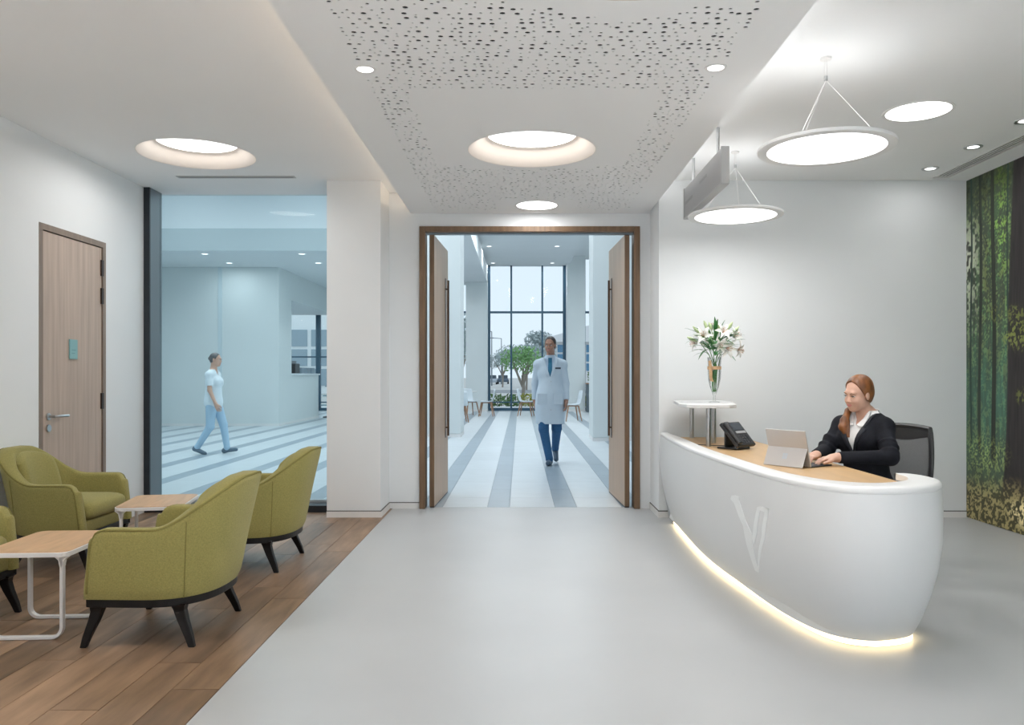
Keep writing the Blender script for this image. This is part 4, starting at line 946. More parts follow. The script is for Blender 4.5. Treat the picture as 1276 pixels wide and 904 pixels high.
# ---- tablet computer (kickstand) with keyboard
A_ = Vector((1.508, 4.80, .72)); B2 = Vector((1.655, 4.585, .72)); ux = (B2 - A_).normalized(); uy = Vector((0, 0, 1)).cross(ux)   # uy points to the user
if uy.x < 0: uy = -uy
Lw = .275; ctr_ = (A_ + B2) / 2
t = root('tablet_computer', 'silver tablet computer on its kickstand facing the receptionist', 'computer', loc=tuple(ctr_))
ALU = mat('silver magnesium', (.55, .54, .54), .38, metal=.25, noise=.02, nscale=5)
def P3(a_, b_, c_): return ux * a_ + uy * b_ + Vector((0, 0, c_))
lean_ = -.055; ht = .212
def slab(p0, p1, thk, name, m_, par, w_=Lw / 2, bev=.003):     # slab between two heights, p=(depth,z)
    d_ = (Vector((p1[0], p1[1])) - Vector((p0[0], p0[1]))).normalized(); nn = Vector((d_.y, -d_.x)) * thk
    pts = [(p0[0], p0[1]), (p1[0], p1[1]), (p1[0] + nn.x, p1[1] + nn.y), (p0[0] + nn.x, p0[1] + nn.y)]
    return MB().loft([[P3(-w_, *q) for q in pts], [P3(w_, *q) for q in pts]]).build(name, m_, par, bevel=bev)
sl = slab((0, .004), (lean_, ht), .009, 'screen_body', ALU, t)
slab((.0095, .012), (lean_ + .0098, ht - .006), .0015, 'display', mat('dark display', (.02, .03, .05), .1), sl, Lw / 2 - .008, 0)
slab((lean_ * .5 - .002 - .045, .003), (lean_ * .5 - .002, ht * .52), .004, 'kickstand', ALU, t, Lw / 2 - .002)
lg_ = MB()
for i in range(2):
    for j in range(2):
        u0_ = -.016 + i * .017; z0_ = .045 + j * .017
        def kp(u_, z_): s_ = (z_ - .003) / (ht * .52 - .003); return P3(u_, lean_ * .5 - .0035 - .045 * (1 - s_), z_)
        lg_.loft([[kp(u0_, z0_), kp(u0_ + .015, z0_)], [kp(u0_, z0_ + .015), kp(u0_ + .015, z0_ + .015)]], closed=False)
lg_.build('emblem', mat('pale emblem', (.50, .56, .62), .3), t)
kb = MB().loft([[P3(a_, b_, c_) for a_, b_ in ((-Lw / 2, .012), (Lw / 2, .012), (Lw / 2, .20), (-Lw / 2, .20))] for c_ in (.002, .009)]).build('keyboard', mat('keyboard charcoal', (.035, .035, .04), .6), t, bevel=.002)
for r_i in range(5):
    for c_i in range(12):
        a0, b0 = -Lw / 2 + .012 + c_i * .021, .03 + r_i * .021
        MB().loft([[P3(a_, b_, c_) for a_, b_ in ((a0, b0), (a0 + .018, b0), (a0 + .018, b0 + .018), (a0, b0 + .018))] for c_ in (.009, .011)]).build('key', mat('key cap', (.05, .05, .055), .5), kb)
# ---- office chair
OF = (-.90, -.436); oc = root('office_chair', 'black and grey mesh office chair behind the receptionist', 'chair', loc=(2.22, 5.07, 0), rz=math.atan2(-OF[0], OF[1]))
BK = mat('office black plastic', (.025, .026, .028), .4); MESHF = mat('grey mesh fabric', (.20, .205, .21), .8, noise=.15, nscale=300)
# local +y = facing
def backpt(a_, z): return Vector((a_ * (.235 - .02 * abs((z - .72) / .22) ** 2), -.27 + .03 * a_ * a_ - .04 * (z - .5) , z))
rg = [[backpt(-1 + k / 6, .50 + .40 * j / 10) + Vector((0, .004 * 0, 0)) for k in range(13)] for j in range(11)]
o = MB().loft(rg, closed=False).build('back_mesh', MESHF, oc, smooth=True); s = o.modifiers.new('s', 'SOLIDIFY'); s.thickness = .006
fr = [backpt(-1, .49 + .40 * j / 8) for j in range(9)] + [backpt(-1 + k / 4, .915 + .012 * (1 - (-1 + k / 4) ** 2)) for k in range(9)] + [backpt(1, .89 - .40 * j / 8) for j in range(9)] + [backpt(1 - k / 4, .475) for k in range(1, 8)]
MB().tube(fr, .016, 8, closed=True).build('back_frame', BK, oc, smooth=True)
MB().loft([[backpt(a_, .915 + .010 * (1 - a_ * a_)) + Vector((0, .008, 0)), backpt(a_, .865 - .030 * (1 - a_ * a_) ** 2) + Vector((0, .008, 0)), backpt(a_, .865 - .03 * (1 - a_ * a_) ** 2) - Vector((0, .008, 0)), backpt(a_, .915 + .01 * (1 - a_ * a_)) - Vector((0, .008, 0))] for a_ in [-1 + k / 8 for k in range(17)]]).build('headband', BK, oc, smooth=True)
MB().box(-.24, .24, -.22, .24, .40, .455).build('seat', mat('seat black', (.02, .02, .022), .8), oc, bevel=.025, seg=3)
MB().tube([(0, -.18, .40), (0, -.27, .42), (0, -.275, .52)], .022, 8).build('back_support', BK, oc); MB().cyl((0, 0, .09), (0, 0, .40), .028, 16).build('gas_lift', STEEL, oc, smooth=True)
for k in range(5):
    a_ = 2 * math.pi * k / 5; e_ = (.30 * math.cos(a_), .30 * math.sin(a_)); lg = MB().tube([(0, 0, .11), (e_[0], e_[1], .075)], [.026, .016], 8).build('base_leg', BK, oc, smooth=True)
    MB().cyl((e_[0] - .012 * math.sin(a_), e_[1] + .012 * math.cos(a_), .03), (e_[0] + .012 * math.sin(a_), e_[1] - .012 * math.cos(a_), .03), .03, 14).tube([(e_[0], e_[1], .03), (e_[0], e_[1], .075)], .008, 6).build('caster', BK, lg)

# ================================================================== PENDANTS AND SIGN
def pendant(x, y, zd, lab, az):
    t = root('pendant_light', lab, 'pendant light', 'round disc pendants above the desk', (x, y, zd)); r = .355
    MB().disc_ring((0, 0, 0), [(.305, 0), (r - .003, 0), (r, .003), (r, .016), (r - .003, .019), (.20, .026), (.001, .026)], 72).build('housing', mat('pendant rim', (.80, .80, .80), .45), t, smooth=True)
    MB().disc((0, 0, .001), .305, 72).build('diffuser', emit('pendant diffuser', (1, .99, .975), 3.2), t)
    MB().disc((0, 0, .0275), .19, 48, down=False).build('uplight_diffuser', emit('uplight diffuser', (1, .99, .97), 1.5), t)
    H = ZC - zd; m = MB().cyl((0, 0, H - .125), (0, 0, H - .10), .010, 12).build('hub', STEEL, t)
    MB().disc_ring((0, 0, H), [(.03, 0), (.03, -.012), (.001, -.012)], 24).build('ceiling_rose', WHITEM, t)
    for s_ in (-1, 1): MB().cyl((s_ * .006, 0, H - .12), (s_ * .004, 0, H), .0016, 6).build('cord', WHITEM, t)
    for k in range(3):
        a_ = math.radians(az + 120 * k); MB().cyl((0, 0, H - .12), (.30 * math.cos(a_), .30 * math.sin(a_), .026), .0018, 6).build('suspension_wire', WHITEM, t)
    area('pendant_light_down', (x, y, zd - .008), .58, 11, NEUT); area('pendant_light_up', (x, y, zd + .04), .36, 1.3, NEUT, rot=(math.pi, 0, 0))
pendant(1.65, 4.33, 2.467, 'larger looking nearer round disc pendant lamp hanging above the desk', -10)
pendant(1.65, 6.15, 2.467, 'farther round disc pendant lamp hanging behind the sign', 20)
t = root('hanging_sign', 'silver grey box sign hung by two rods beside dropped ceiling', 'sign', loc=(1.37, 5.975, 2.53))
SG = mat('sign silver', (.40, .40, .405), .45, metal=.35)
MB().box(-.023, .023, -.60, .60, .012, .245).build('sign_box', SG, t, bevel=.002)
for y0 in (-.62, .60): MB().box(-.028, .028, y0, y0 + .02, 0, .252).build('end_cap', mat('sign cap', (.42, .42, .42), .4), t, bevel=.003)
MB().box(-.028, .028, -.60, .60, 0, .012).build('lower_edge', mat('sign cap', (.62, .62, .62), .4), t)
for yy in (-.42, .36): MB().cyl((0, yy, .24), (0, yy, ZC - 2.53), .012, 12).build('rod', STEEL, t, smooth=True)
SGD = mat('sign faint print', (.31, .31, .315), .5)
for (a_, b_, z_) in ((.30, .56, .11), (-.18, .05, .155)): MB().box(-.0242, -.023, a_, b_, z_, z_ + .022).build('faint_print', SGD, t)
# ================================================================== PEOPLE: implicit surfaces meshed with surface nets
class SDF:
    def __init__(s, lo, hi, h):
        s.lo = np.array(lo, np.float32); s.h = h; s.n = (np.ceil((np.array(hi) - np.array(lo)) / h).astype(int) + 1); s.f = np.full(s.n, 1.0, np.float32)
        s.ax = [s.lo[i] + h * np.arange(s.n[i], dtype=np.float32) for i in range(3)]
    def win(s, lo, hi, m):
        sl = []
        for i in range(3):
            a = int(max(0, (lo[i] - m - s.lo[i]) / s.h)); b = int(min(s.n[i], (hi[i] + m - s.lo[i]) / s.h + 2))
            if b <= a: return None, None
            sl.append(slice(a, b))
        X, Y, Z = np.meshgrid(s.ax[0][sl[0]], s.ax[1][sl[1]], s.ax[2][sl[2]], indexing='ij', sparse=True); return tuple(sl), (X, Y, Z)
    def prim(s, p, grow=0, sub=False):
        k = p[-1]
        if p[0] == 'c':
            a, b, ra, rb = np.array(p[1], float), np.array(p[2], float), p[3] + grow, p[4] + grow; R = max(ra, rb)
            sl, g_ = s.win(np.minimum(a, b) - R, np.maximum(a, b) + R, k + 3 * s.h + .01)
            if sl is None: return
            d = b - a; L2 = float(d @ d) + 1e-12; px = [g_[i] - a[i] for i in range(3)]
            t = np.clip((px[0] * d[0] + px[1] * d[1] + px[2] * d[2]) / L2, 0, 1)
            D = np.sqrt(sum((px[i] - t * d[i]) ** 2 for i in range(3))) - (ra + (rb - ra) * t)
        else:
            c, r, M = np.array(p[1], float), np.array(p[2], float) + grow, np.array(p[3], float) if p[3] is not None else np.eye(3); R = float(max(r))
            sl, g_ = s.win(c - R, c + R, k + 3 * s.h + .01)
            if sl is None: return
            q = [g_[i] - c[i] for i in range(3)]; l = [q[0] * M[0, i] + q[1] * M[1, i] + q[2] * M[2, i] for i in range(3)]
            k0 = np.sqrt(sum((l[i] / r[i]) ** 2 for i in range(3))); k1 = np.sqrt(sum((l[i] / r[i] ** 2) ** 2 for i in range(3))) + 1e-9; D = k0 * (k0 - 1) / k1
        f = s.f[sl]
        if sub:
            hh = np.clip(.5 - .5 * (f + D) / max(k, 1e-5), 0, 1); s.f[sl] = f * (1 - hh) + (-D) * hh + k * hh * (1 - hh)
        else:
            hh = np.clip(.5 + .5 * (f - D) / max(k, 1e-5), 0, 1); s.f[sl] = f * (1 - hh) + D * hh - k * hh * (1 - hh)
    def cut(s, fn):       # keep where fn<=0
        X, Y, Z = np.meshgrid(*s.ax, indexing='ij', sparse=True); s.f = np.maximum(s.f, fn(X, Y, Z).astype(np.float32))
    def mesh(s, name, m, parent, origin=(0, 0, 0)):
        f = s.f; f[0], f[-1], f[:, 0], f[:, -1], f[:, :, 0], f[:, :, -1] = [1.0] * 6
        n = f.shape; sg = f < 0; cs = tuple(x - 1 for x in n)
        acc = np.zeros(cs + (3,), np.float32); cnt_ = np.zeros(cs, np.float32); quads = []; idx = None
        edges = []
        for a in range(3):
            s0 = [slice(None)] * 3; s1 = [slice(None)] * 3; s0[a] = slice(0, -1); s1[a] = slice(1, None)
            cr_ = sg[tuple(s0)] != sg[tuple(s1)]; I = np.argwhere(cr_); f0 = f[tuple(s0)][cr_]; f1 = f[tuple(s1)][cr_]; t = f0 / (f0 - f1)
            P = I.astype(np.float32); P[:, a] += t; b, c = [(1, 2), (2, 0), (0, 1)][a]; edges.append((I, sg[tuple(s0)][cr_], b, c))
            for db in (0, -1):
                for dc in (0, -1):
                    J = I.copy(); J[:, b] += db; J[:, c] += dc
                    ok = np.all((J >= 0) & (J < np.array(cs)), 1); J = J[ok]
                    np.add.at(acc, (J[:, 0], J[:, 1], J[:, 2]), P[ok]); np.add.at(cnt_, (J[:, 0], J[:, 1], J[:, 2]), 1)
        act = cnt_ > 0; idx = np.full(cs, -1, np.int64); idx[act] = np.arange(act.sum()); V = acc[act] / cnt_[act][:, None] * s.h + s.lo - np.array(origin, np.float32)
        for I, ins, b, c in edges:
            q = []
            for db, dc in ((0, 0), (-1, 0), (-1, -1), (0, -1)):
                J = I.copy(); J[:, b] += db; J[:, c] += dc; J = np.clip(J, 0, np.array(cs) - 1); q.append(idx[J[:, 0], J[:, 1], J[:, 2]])
            Q = np.stack(q, 1); Q[~ins] = Q[~ins][:, ::-1]; quads.append(Q)
        Q = np.concatenate(quads); Q = Q[(Q >= 0).all(1)]
        me = bpy.data.meshes.new(name); me.vertices.add(len(V)); me.vertices.foreach_set('co', V.astype(np.float32).ravel())
        me.loops.add(Q.size); me.loops.foreach_set('vertex_index', Q.ravel().astype(np.int32)); me.polygons.add(len(Q)); me.polygons.foreach_set('loop_start', np.arange(0, Q.size, 4, dtype=np.int32)); me.polygons.foreach_set('loop_total', np.full(len(Q), 4, np.int32))
        me.update(calc_edges=True); me.validate()
        return link(name, me, m, parent, True)
def N(v): v = np.array(v, float); return v / np.linalg.norm(v)
def frame(fwd, up=(0, 0, 1)):    # columns: side(right), forward, up
    f = N(fwd); r = N(np.cross(f, up)); u = np.cross(r, f); return np.stack([r, f, u], 1)
def head_prims(O, M, s=1.0, ear=True, male=False):
    O = np.array(O, float); T = lambda *p: tuple(O + M @ (np.array(p) * s)); e = lambda c, r, k=.012: ('e', T(*c), [q * s for q in r], M, k)
    pr = [e((0, -.015, .035), (.073, .093, .083), .01), e((0, .018, -.03), (.053, .069, .084), .018), e((0, .052, -.094), (.022 if not male else .032, .024, .018), .03)]
    for sx in (-1, 1):
        pr += [e((sx * .034, .056, -.034), (.022, .022, .020), .025), e((sx * .038, .018, -.070), (.012, .032, .018), .03)]
    pr += [('c', T(-.030, .076, .024), T(.030, .076, .024), .011 * s, .011 * s, .02), ('c', T(0, .084, .008), T(0, .099, -.030), .006 * s, .0095 * s, .012), e((.010, .092, -.034), (.007, .008, .006), .006), e((-.010, .092, -.034), (.007, .008, .006), .006)]
    pr += [e((0, .078, -.060), (.022, .010, .010), .010)]
    if ear:
        for sx in (-1, 1): pr += [e((sx * .073, -.012, -.008), (.008, .017, .030), .008)]
    return pr
def eyes(O, M, parent, s, brow, iris, lid=0.0, lips=(.55, .22, .20)):
    O = np.array(O, float); base_ = np.array(parent.location); T = lambda *p: Vector(tuple(O + M @ (np.array(p) * s) - base_))
    for sx in (-1, 1):
        def ell(c, r, name, m, n=10, k=8):
            rg = [[Vector(tuple(O + M @ ((np.array(c) + np.array([r[0] * math.cos(b_) * math.cos(a_), r[1] * math.cos(b_) * math.sin(a_), r[2] * math.sin(b_)])) * s) - base_)) for a_ in [2 * math.pi * i / n for i in range(n)]] for b_ in [-math.pi / 2 + .01 + (math.pi - .02) * j / k for j in range(k + 1)]]
            return MB().loft(rg, True, False).build(name, m, parent, smooth=True)
        ell((sx * .031, .0765, .002), (.0138, .0092, .0078 - lid), 'eye', mat('eye white', (.75, .72, .70), .2))
        ell((sx * .031, .0820, .001), (.0058, .0042, .0060 - lid), 'iris', mat('iris', iris, .15))
        MB().tube([T(sx * .018, .0845, .0065 - lid), T(sx * .031, .0885, .0095 - lid), T(sx * .044, .0815, .0060 - lid)], .0022 * s, 5).build('eyelash', mat('lash brown', (.05, .03, .025), .8), parent)
        MB().tube([T(sx * .015, .0895, .020), T(sx * .030, .0900, .0255), T(sx * .047, .0790, .020)], [.0020 * s, .0026 * s, .0012 * s], 6).build('eyebrow', mat('brow ' + str(brow), brow, .9), parent)
    for (z, r, dz) in ((-.0585, .0022, .0015), (-.0655, .0032, -.001)):
        MB().tube([T(-.027, .0775, -.052), T(-.013, .0865, z + .002), T(0, .0890, z), T(.013, .0865, z + .002), T(.027, .0775, -.052)], [.0008 * s, r * s, r * s, r * s, .0008 * s], 8).build('lip', mat('lips', lips, .4), parent, smooth=True)
def hand_prims(W, D, U, side, L=.175, curl=.5, spread=.12, s=1.0):
    """W wrist, D pointing direction of the hand, U back-of-hand normal, side=+1: thumb towards +cross(D,U)"""
    D = N(D); U = N(np.array(U) - D * np.dot(U, D)); S = np.cross(D, U) * side; W = np.array(W, float); L *= s
    M = np.stack([S, D, U], 1); pal = W + D * L * .27
    pr = [('e', tuple(W + D * L * .25), (.040 * s, .052 * s, .0135 * s), M, .012), ('c', tuple(W - D * .02), tuple(W + D * .03), .024 * s, .024 * s, .02), ('c', tuple(W + D * L * .44 + S * .026 * s), tuple(W + D * L * .44 - S * .026 * s), .0115 * s, .0105 * s, .012)]
    for i, (o_, l_) in enumerate(((.029, .40), (.010, .45), (-.010, .42), (-.028, .33))):
        b = W + D * L * (.47 - .012 * abs(i - 1)) + S * o_ * s; d = N(D + S * spread * (1.2 - .8 * i)); u = U.copy(); r0 = .0088 * s; p = b
        for j, (fr_, cu) in enumerate(((.44, curl * .55), (.32, curl * .9), (.26, curl * .7))):
            ca, sa = math.cos(cu), math.sin(cu); d2 = d * ca - u * sa; u = u * ca + d * sa; d = d2; q = p + d * L * l_ * fr_; r1 = r0 - .0007 * s
            pr.append(('c', tuple(p), tuple(q), r0, r1, .003)); p, r0 = q, r1
    b = W + D * L * .12 + S * .022 * s; d = N(D * .75 + S * .62 - U * .25); q = b + d * L * .24
    pr.append(('c', tuple(b), tuple(q), .015 * s, .0115 * s, .012)); d = N(D * .95 + S * .28 - U * .2); q2 = q + d * L * .17; pr.append(('c', tuple(q), tuple(q2), .0112 * s, .0098 * s, .004)); pr.append(('c', tuple(q2), tuple(q2 + N(D - U * .2) * L * .13), .0098 * s, .008 * s, .003))
    return pr
SKINF = mat('fair skin', (.66, .40, .30), .5, noise=.06, nscale=25); SKINM = mat('tanned skin', (.42, .22, .15), .5, noise=.06, nscale=25)

# ---------------- receptionist
def receptionist():
    F = N((-.866, -.5, 0)); R = np.array([-.5, .866, 0]); R = N(R); M = np.stack([R, F, [0, 0, 1]], 1)
    Bp = np.array([2.175, 5.04, 0]); O = tuple(Bp)
    t = root('person', 'woman with auburn ponytail in black blazer typing at the desk', 'person', loc=O)
    P = lambda r, f, z: tuple(Bp + R * r + F * f + np.array([0, 0, z])); e = lambda c, r, k=.03: ('e', P(*c), r, M, k)
    sL, sR = np.array([2.228, 4.902, .932]), np.array([2.068, 5.155, .932])
    eL, wL = np.array([2.185, 4.735, .765]), np.array([1.855, 4.70, .768]); eR, wR = np.array([1.945, 5.105, .775]), np.array([1.792, 4.865, .765])
    torso = [e((0, -.02, .50), (.165, .125, .11)), e((0, -.01, .62), (.128, .100, .12), .05), e((0, .015, .75), (.135, .100, .12), .05), e((0, .02, .87), (.145, .095, .10), .05)]
    torso += [e((-.068, .085, .845), (.058, .05, .055), .04), e((.068, .085, .845), (.058, .05, .055), .04), ('c', tuple(sL + F * .0), tuple(sR), .043, .044, .04), ('c', P(-.10, 0, .955), P(0, 0, 1.015), .034, .044, .04), ('c', P(.10, 0, .955), P(0, 0, 1.015), .034, .044, .04)]
    Fh = N((-.90, -.41, -.20)); Mh = frame(Fh, (0.03, -0.10, 1)); Ho = np.array([2.098, 4.985, 1.134])
    neck = [('c', P(0, .015, 1.00), tuple(Ho + Mh @ np.array([0, -.032, -.05])), .047, .041, .012)]
    hs = .90; head = head_prims(Ho, Mh, hs)
    arms = [('c', tuple(sL), tuple(eL), .042, .033, .02), ('c', tuple(eL), tuple(wL), .034, .023, .02), ('c', tuple(sR), tuple(eR), .042, .033, .02), ('c', tuple(eR), tuple(wR), .034, .023, .02)]
    hands = hand_prims(wL, (-.95, .05, -.10), (0, 0, 1), -1, L=.165, curl=.45, s=.95) + hand_prims(wR, (-.72, -.55, -.12), (0, 0, 1), 1, L=.165, curl=.45, s=.95)
    legs = []
    for sx in (-1, 1):
        hp, kn, an = P(sx * .085, .0, .50), P(sx * .10, .42, .50), P(sx * .10, .36, .09)
        legs += [('c', hp, kn, .085, .058, .04), ('c', kn, an, .054, .036, .02)]
        legs += [('c', an, P(sx * .105, .50, .045), .036, .026, .02)]
    S = SDF((1.55, 4.45, .0), (2.45, 5.35, 1.30), .0045)
    for p in torso + neck + arms + legs: S.prim(p)
    for p in head + hands: S.prim(p)
    T = lambda *p: tuple(Ho + Mh @ (np.array(p) * hs))
    for sx in (-1, 1): S.prim(('e', T(sx * .031, .098, .001), (.016, .0125, .009), Mh, .008), sub=True)
    S.mesh('body', SKINF, t, O); eyes(Ho, Mh, t, hs, (.20, .10, .05), (.10, .12, .12), lid=.0025, lips=(.60, .20, .20))
    # teeth line of the smile
    def loc(X, Y, Z): return ((X - Bp[0]) * R[0] + (Y - Bp[1]) * R[1], (X - Bp[0]) * F[0] + (Y - Bp[1]) * F[1])
    # shirt
    S = SDF((1.9, 4.75, .6), (2.40, 5.30, 1.10), .004)
    for p in torso + neck: S.prim(p, .007)
    S.cut(lambda X, Y, Z: np.maximum(.62 - Z, Z - 1.030 + 0 * X)); S.cut(lambda X, Y, Z: -np.maximum(np.abs(loc(X, Y, Z)[0]) - (Z - .935) * .55, -loc(X, Y, Z)[1]))
    S.mesh('shirt', mat('white shirt', (.82, .82, .82), .7), t, O)
    S = SDF((1.9, 4.75, .93), (2.40, 5.30, 1.12), .0035)
    for p in torso + neck: S.prim(p, .020)
    S.cut(lambda X, Y, Z: np.maximum(.945 - Z - .35 * np.abs(loc(X, Y, Z)[0]), Z - 1.040 - .3 * 0 * X)); S.cut(lambda X, Y, Z: -np.maximum(np.abs(loc(X, Y, Z)[0]) - (Z - .930) * .65 - .004, -loc(X, Y, Z)[1])); S.cut(lambda X, Y, Z: np.abs(loc(X, Y, Z)[0]) - .066)
    inner = SDF((1.9, 4.75, .93), (2.40, 5.30, 1.12), .0035)
    for p in torso + neck: inner.prim(p, .010)
    S.f = np.maximum(S.f, -inner.f); S.mesh('shirt_collar', mat('white shirt', (.82, .82, .82), .7), t, O)
    # jacket
    JK = mat('black blazer wool', (.008, .009, .014), .8, spec=.22, noise=.3, nscale=60, bump=.2, bscale=300)
    def vedge(Z): return np.maximum(0, (Z - .77)) * .34
    S = SDF((1.70, 4.55, .40), (2.48, 5.42, 1.10), .0045)
    for p in torso: S.prim(p, .014)
    S.prim(e((0, -.02, .50), (.18, .14, .13), .05), .012)
    for p in arms: S.prim(p[:5] + (.03,), .011)
    for a_, b_, r_ in ((sL, eL, .010), (sR, eR, .010)):     # soft cloth folds round the elbows
        for k in range(3): u_ = .58 + .15 * k; c = a_ * (1 - u_) + b_ * u_; S.prim(('e', tuple(c + np.array([0, 0, .0]) + F * .008 * (-1) ** k), (.053, .053, .014), frame(N(b_ - a_), (0.3, .2, 1))[:, [0, 2, 1]], .02))
    for w_, e_ in ((wL, eL), (wR, eR)):
        d = N(w_ - e_); S.cut(lambda X, Y, Z, w_=w_, d=d: np.minimum((X - w_[0]) * d[0] + (Y - w_[1]) * d[1] + (Z - w_[2]) * d[2] + .012, .0 * X + .03 + .0 * Z - np.where((X - w_[0]) ** 2 + (Y - w_[1]) ** 2 + (Z - w_[2]) ** 2 < .10 ** 2, 0, 1)))
    S.cut(lambda X, Y, Z: Z - 1.015 + 0 * X)
    S.cut(lambda X, Y, Z: -np.maximum(np.abs(loc(X, Y, Z)[0]) - vedge(Z), -loc(X, Y, Z)[1] - .0))
    S.mesh('blazer', JK, t, O)
    S = SDF((1.9, 4.72, .75), (2.42, 5.32, 1.06), .004)
    for p in torso: S.prim(p, .021)
    S.cut(lambda X, Y, Z: np.maximum(-(np.abs(loc(X, Y, Z)[0]) - vedge(Z)), np.abs(loc(X, Y, Z)[0]) - vedge(Z) - .010 - .026 * np.clip((Z - .77) / .13, 0, 1) + .018 * (Z > .925))); S.cut(lambda X, Y, Z: np.maximum(-loc(X, Y, Z)[1] - .02, Z - 1.01)); S.cut(lambda X, Y, Z: .77 - Z + 0 * X)
    S.mesh('lapel', mat('blazer lapel', (.013, .015, .022), .6, spec=.35, noise=.3, nscale=60), t, O)
    # trousers, shoes
    S = SDF((1.6, 4.6, .05), (2.45, 5.35, .66), .0065)
    for p in torso[:1] + legs: S.prim(p, .010)
    S.cut(lambda X, Y, Z: .10 - Z + 0 * X); S.mesh('trousers', mat('black trousers', (.015, .015, .018), .8), t, O)
    for sx in (-1, 1):
        S = SDF((1.45, 4.4, .0), (2.2, 5.3, .14), .005); S.prim(('c', P(sx * .10, .33, .040), P(sx * .105, .52, .032), .036, .030, .01)); S.cut(lambda X, Y, Z: .005 - Z + 0 * X); S.mesh('shoe', mat('black shoe', (.012, .012, .012), .3), t, O)
    # hair
    HR = mat('auburn hair', (.23, .088, .028), .40, noise=.5, nscale=26, stretch=(1, 1, .35), bump=.7, bscale=130, col2=(.085, .030, .012))
    S = SDF((1.9, 4.8, .86), (2.32, 5.2, 1.30), .0035); eh = lambda c, r, k=.01: ('e', T(*c), [q * hs for q in r], Mh, k)
    S.prim(eh((0, -.020, .042), (.082, .102, .092))); S.prim(eh((0, -.062, -.012), (.066, .058, .065), .03))
    hl = lambda X, Y, Z: [(X - Ho[0]) * Mh[0, i] + (Y - Ho[1]) * Mh[1, i] + (Z - Ho[2]) * Mh[2, i] for i in range(3)]
    hl0 = hl; hl = lambda X, Y, Z: [q / hs for q in hl0(X, Y, Z)]
    def facecut(X, Y, Z):
        a_, b_, c_ = hl(X, Y, Z); a2 = np.abs(a_)
        return .104 - 6.5 * a2 * a2 - 1.55 * (.060 - b_) + .006 * np.exp(-(a2 / .008) ** 2) - c_
    S.cut(facecut)
    S.prim(('c', T(0, -.078, -.05), T(.03, -.070, -.09), .034, .026, .02))
    ch = [T(.03, -.070, -.09), T(.066, -.025, -.105), T(.078, .018, -.128), tuple(Ho + np.array([-.060, .050, -.165])), tuple(Ho + np.array([-.075, .040, -.205])), tuple(Ho + np.array([-.070, .030, -.240]))]
    for (a_, b_), (r0, r1) in zip(zip(ch, ch[1:]), ((.022, .018), (.018, .018), (.018, .023), (.023, .026), (.026, .014))): S.prim(('c', a_, b_, r0, r1, .012))
    for q in range(3):
        o_ = np.array([.012 * (q - 1), .012 * (1 - q), -.004 * q]); S.prim(('c', tuple(np.array(ch[3]) + o_), tuple(np.array(ch[5]) + o_ * 1.4 + np.array([0, 0, -.02 * (q - 1)])), .014, .010, .006))
    for sx in (-1, 1): S.prim(('e', T(sx * .084, -.008, -.016), (.016, .020, .030), Mh, .006), sub=True)
    S.mesh('hair', HR, t, O)
receptionist()

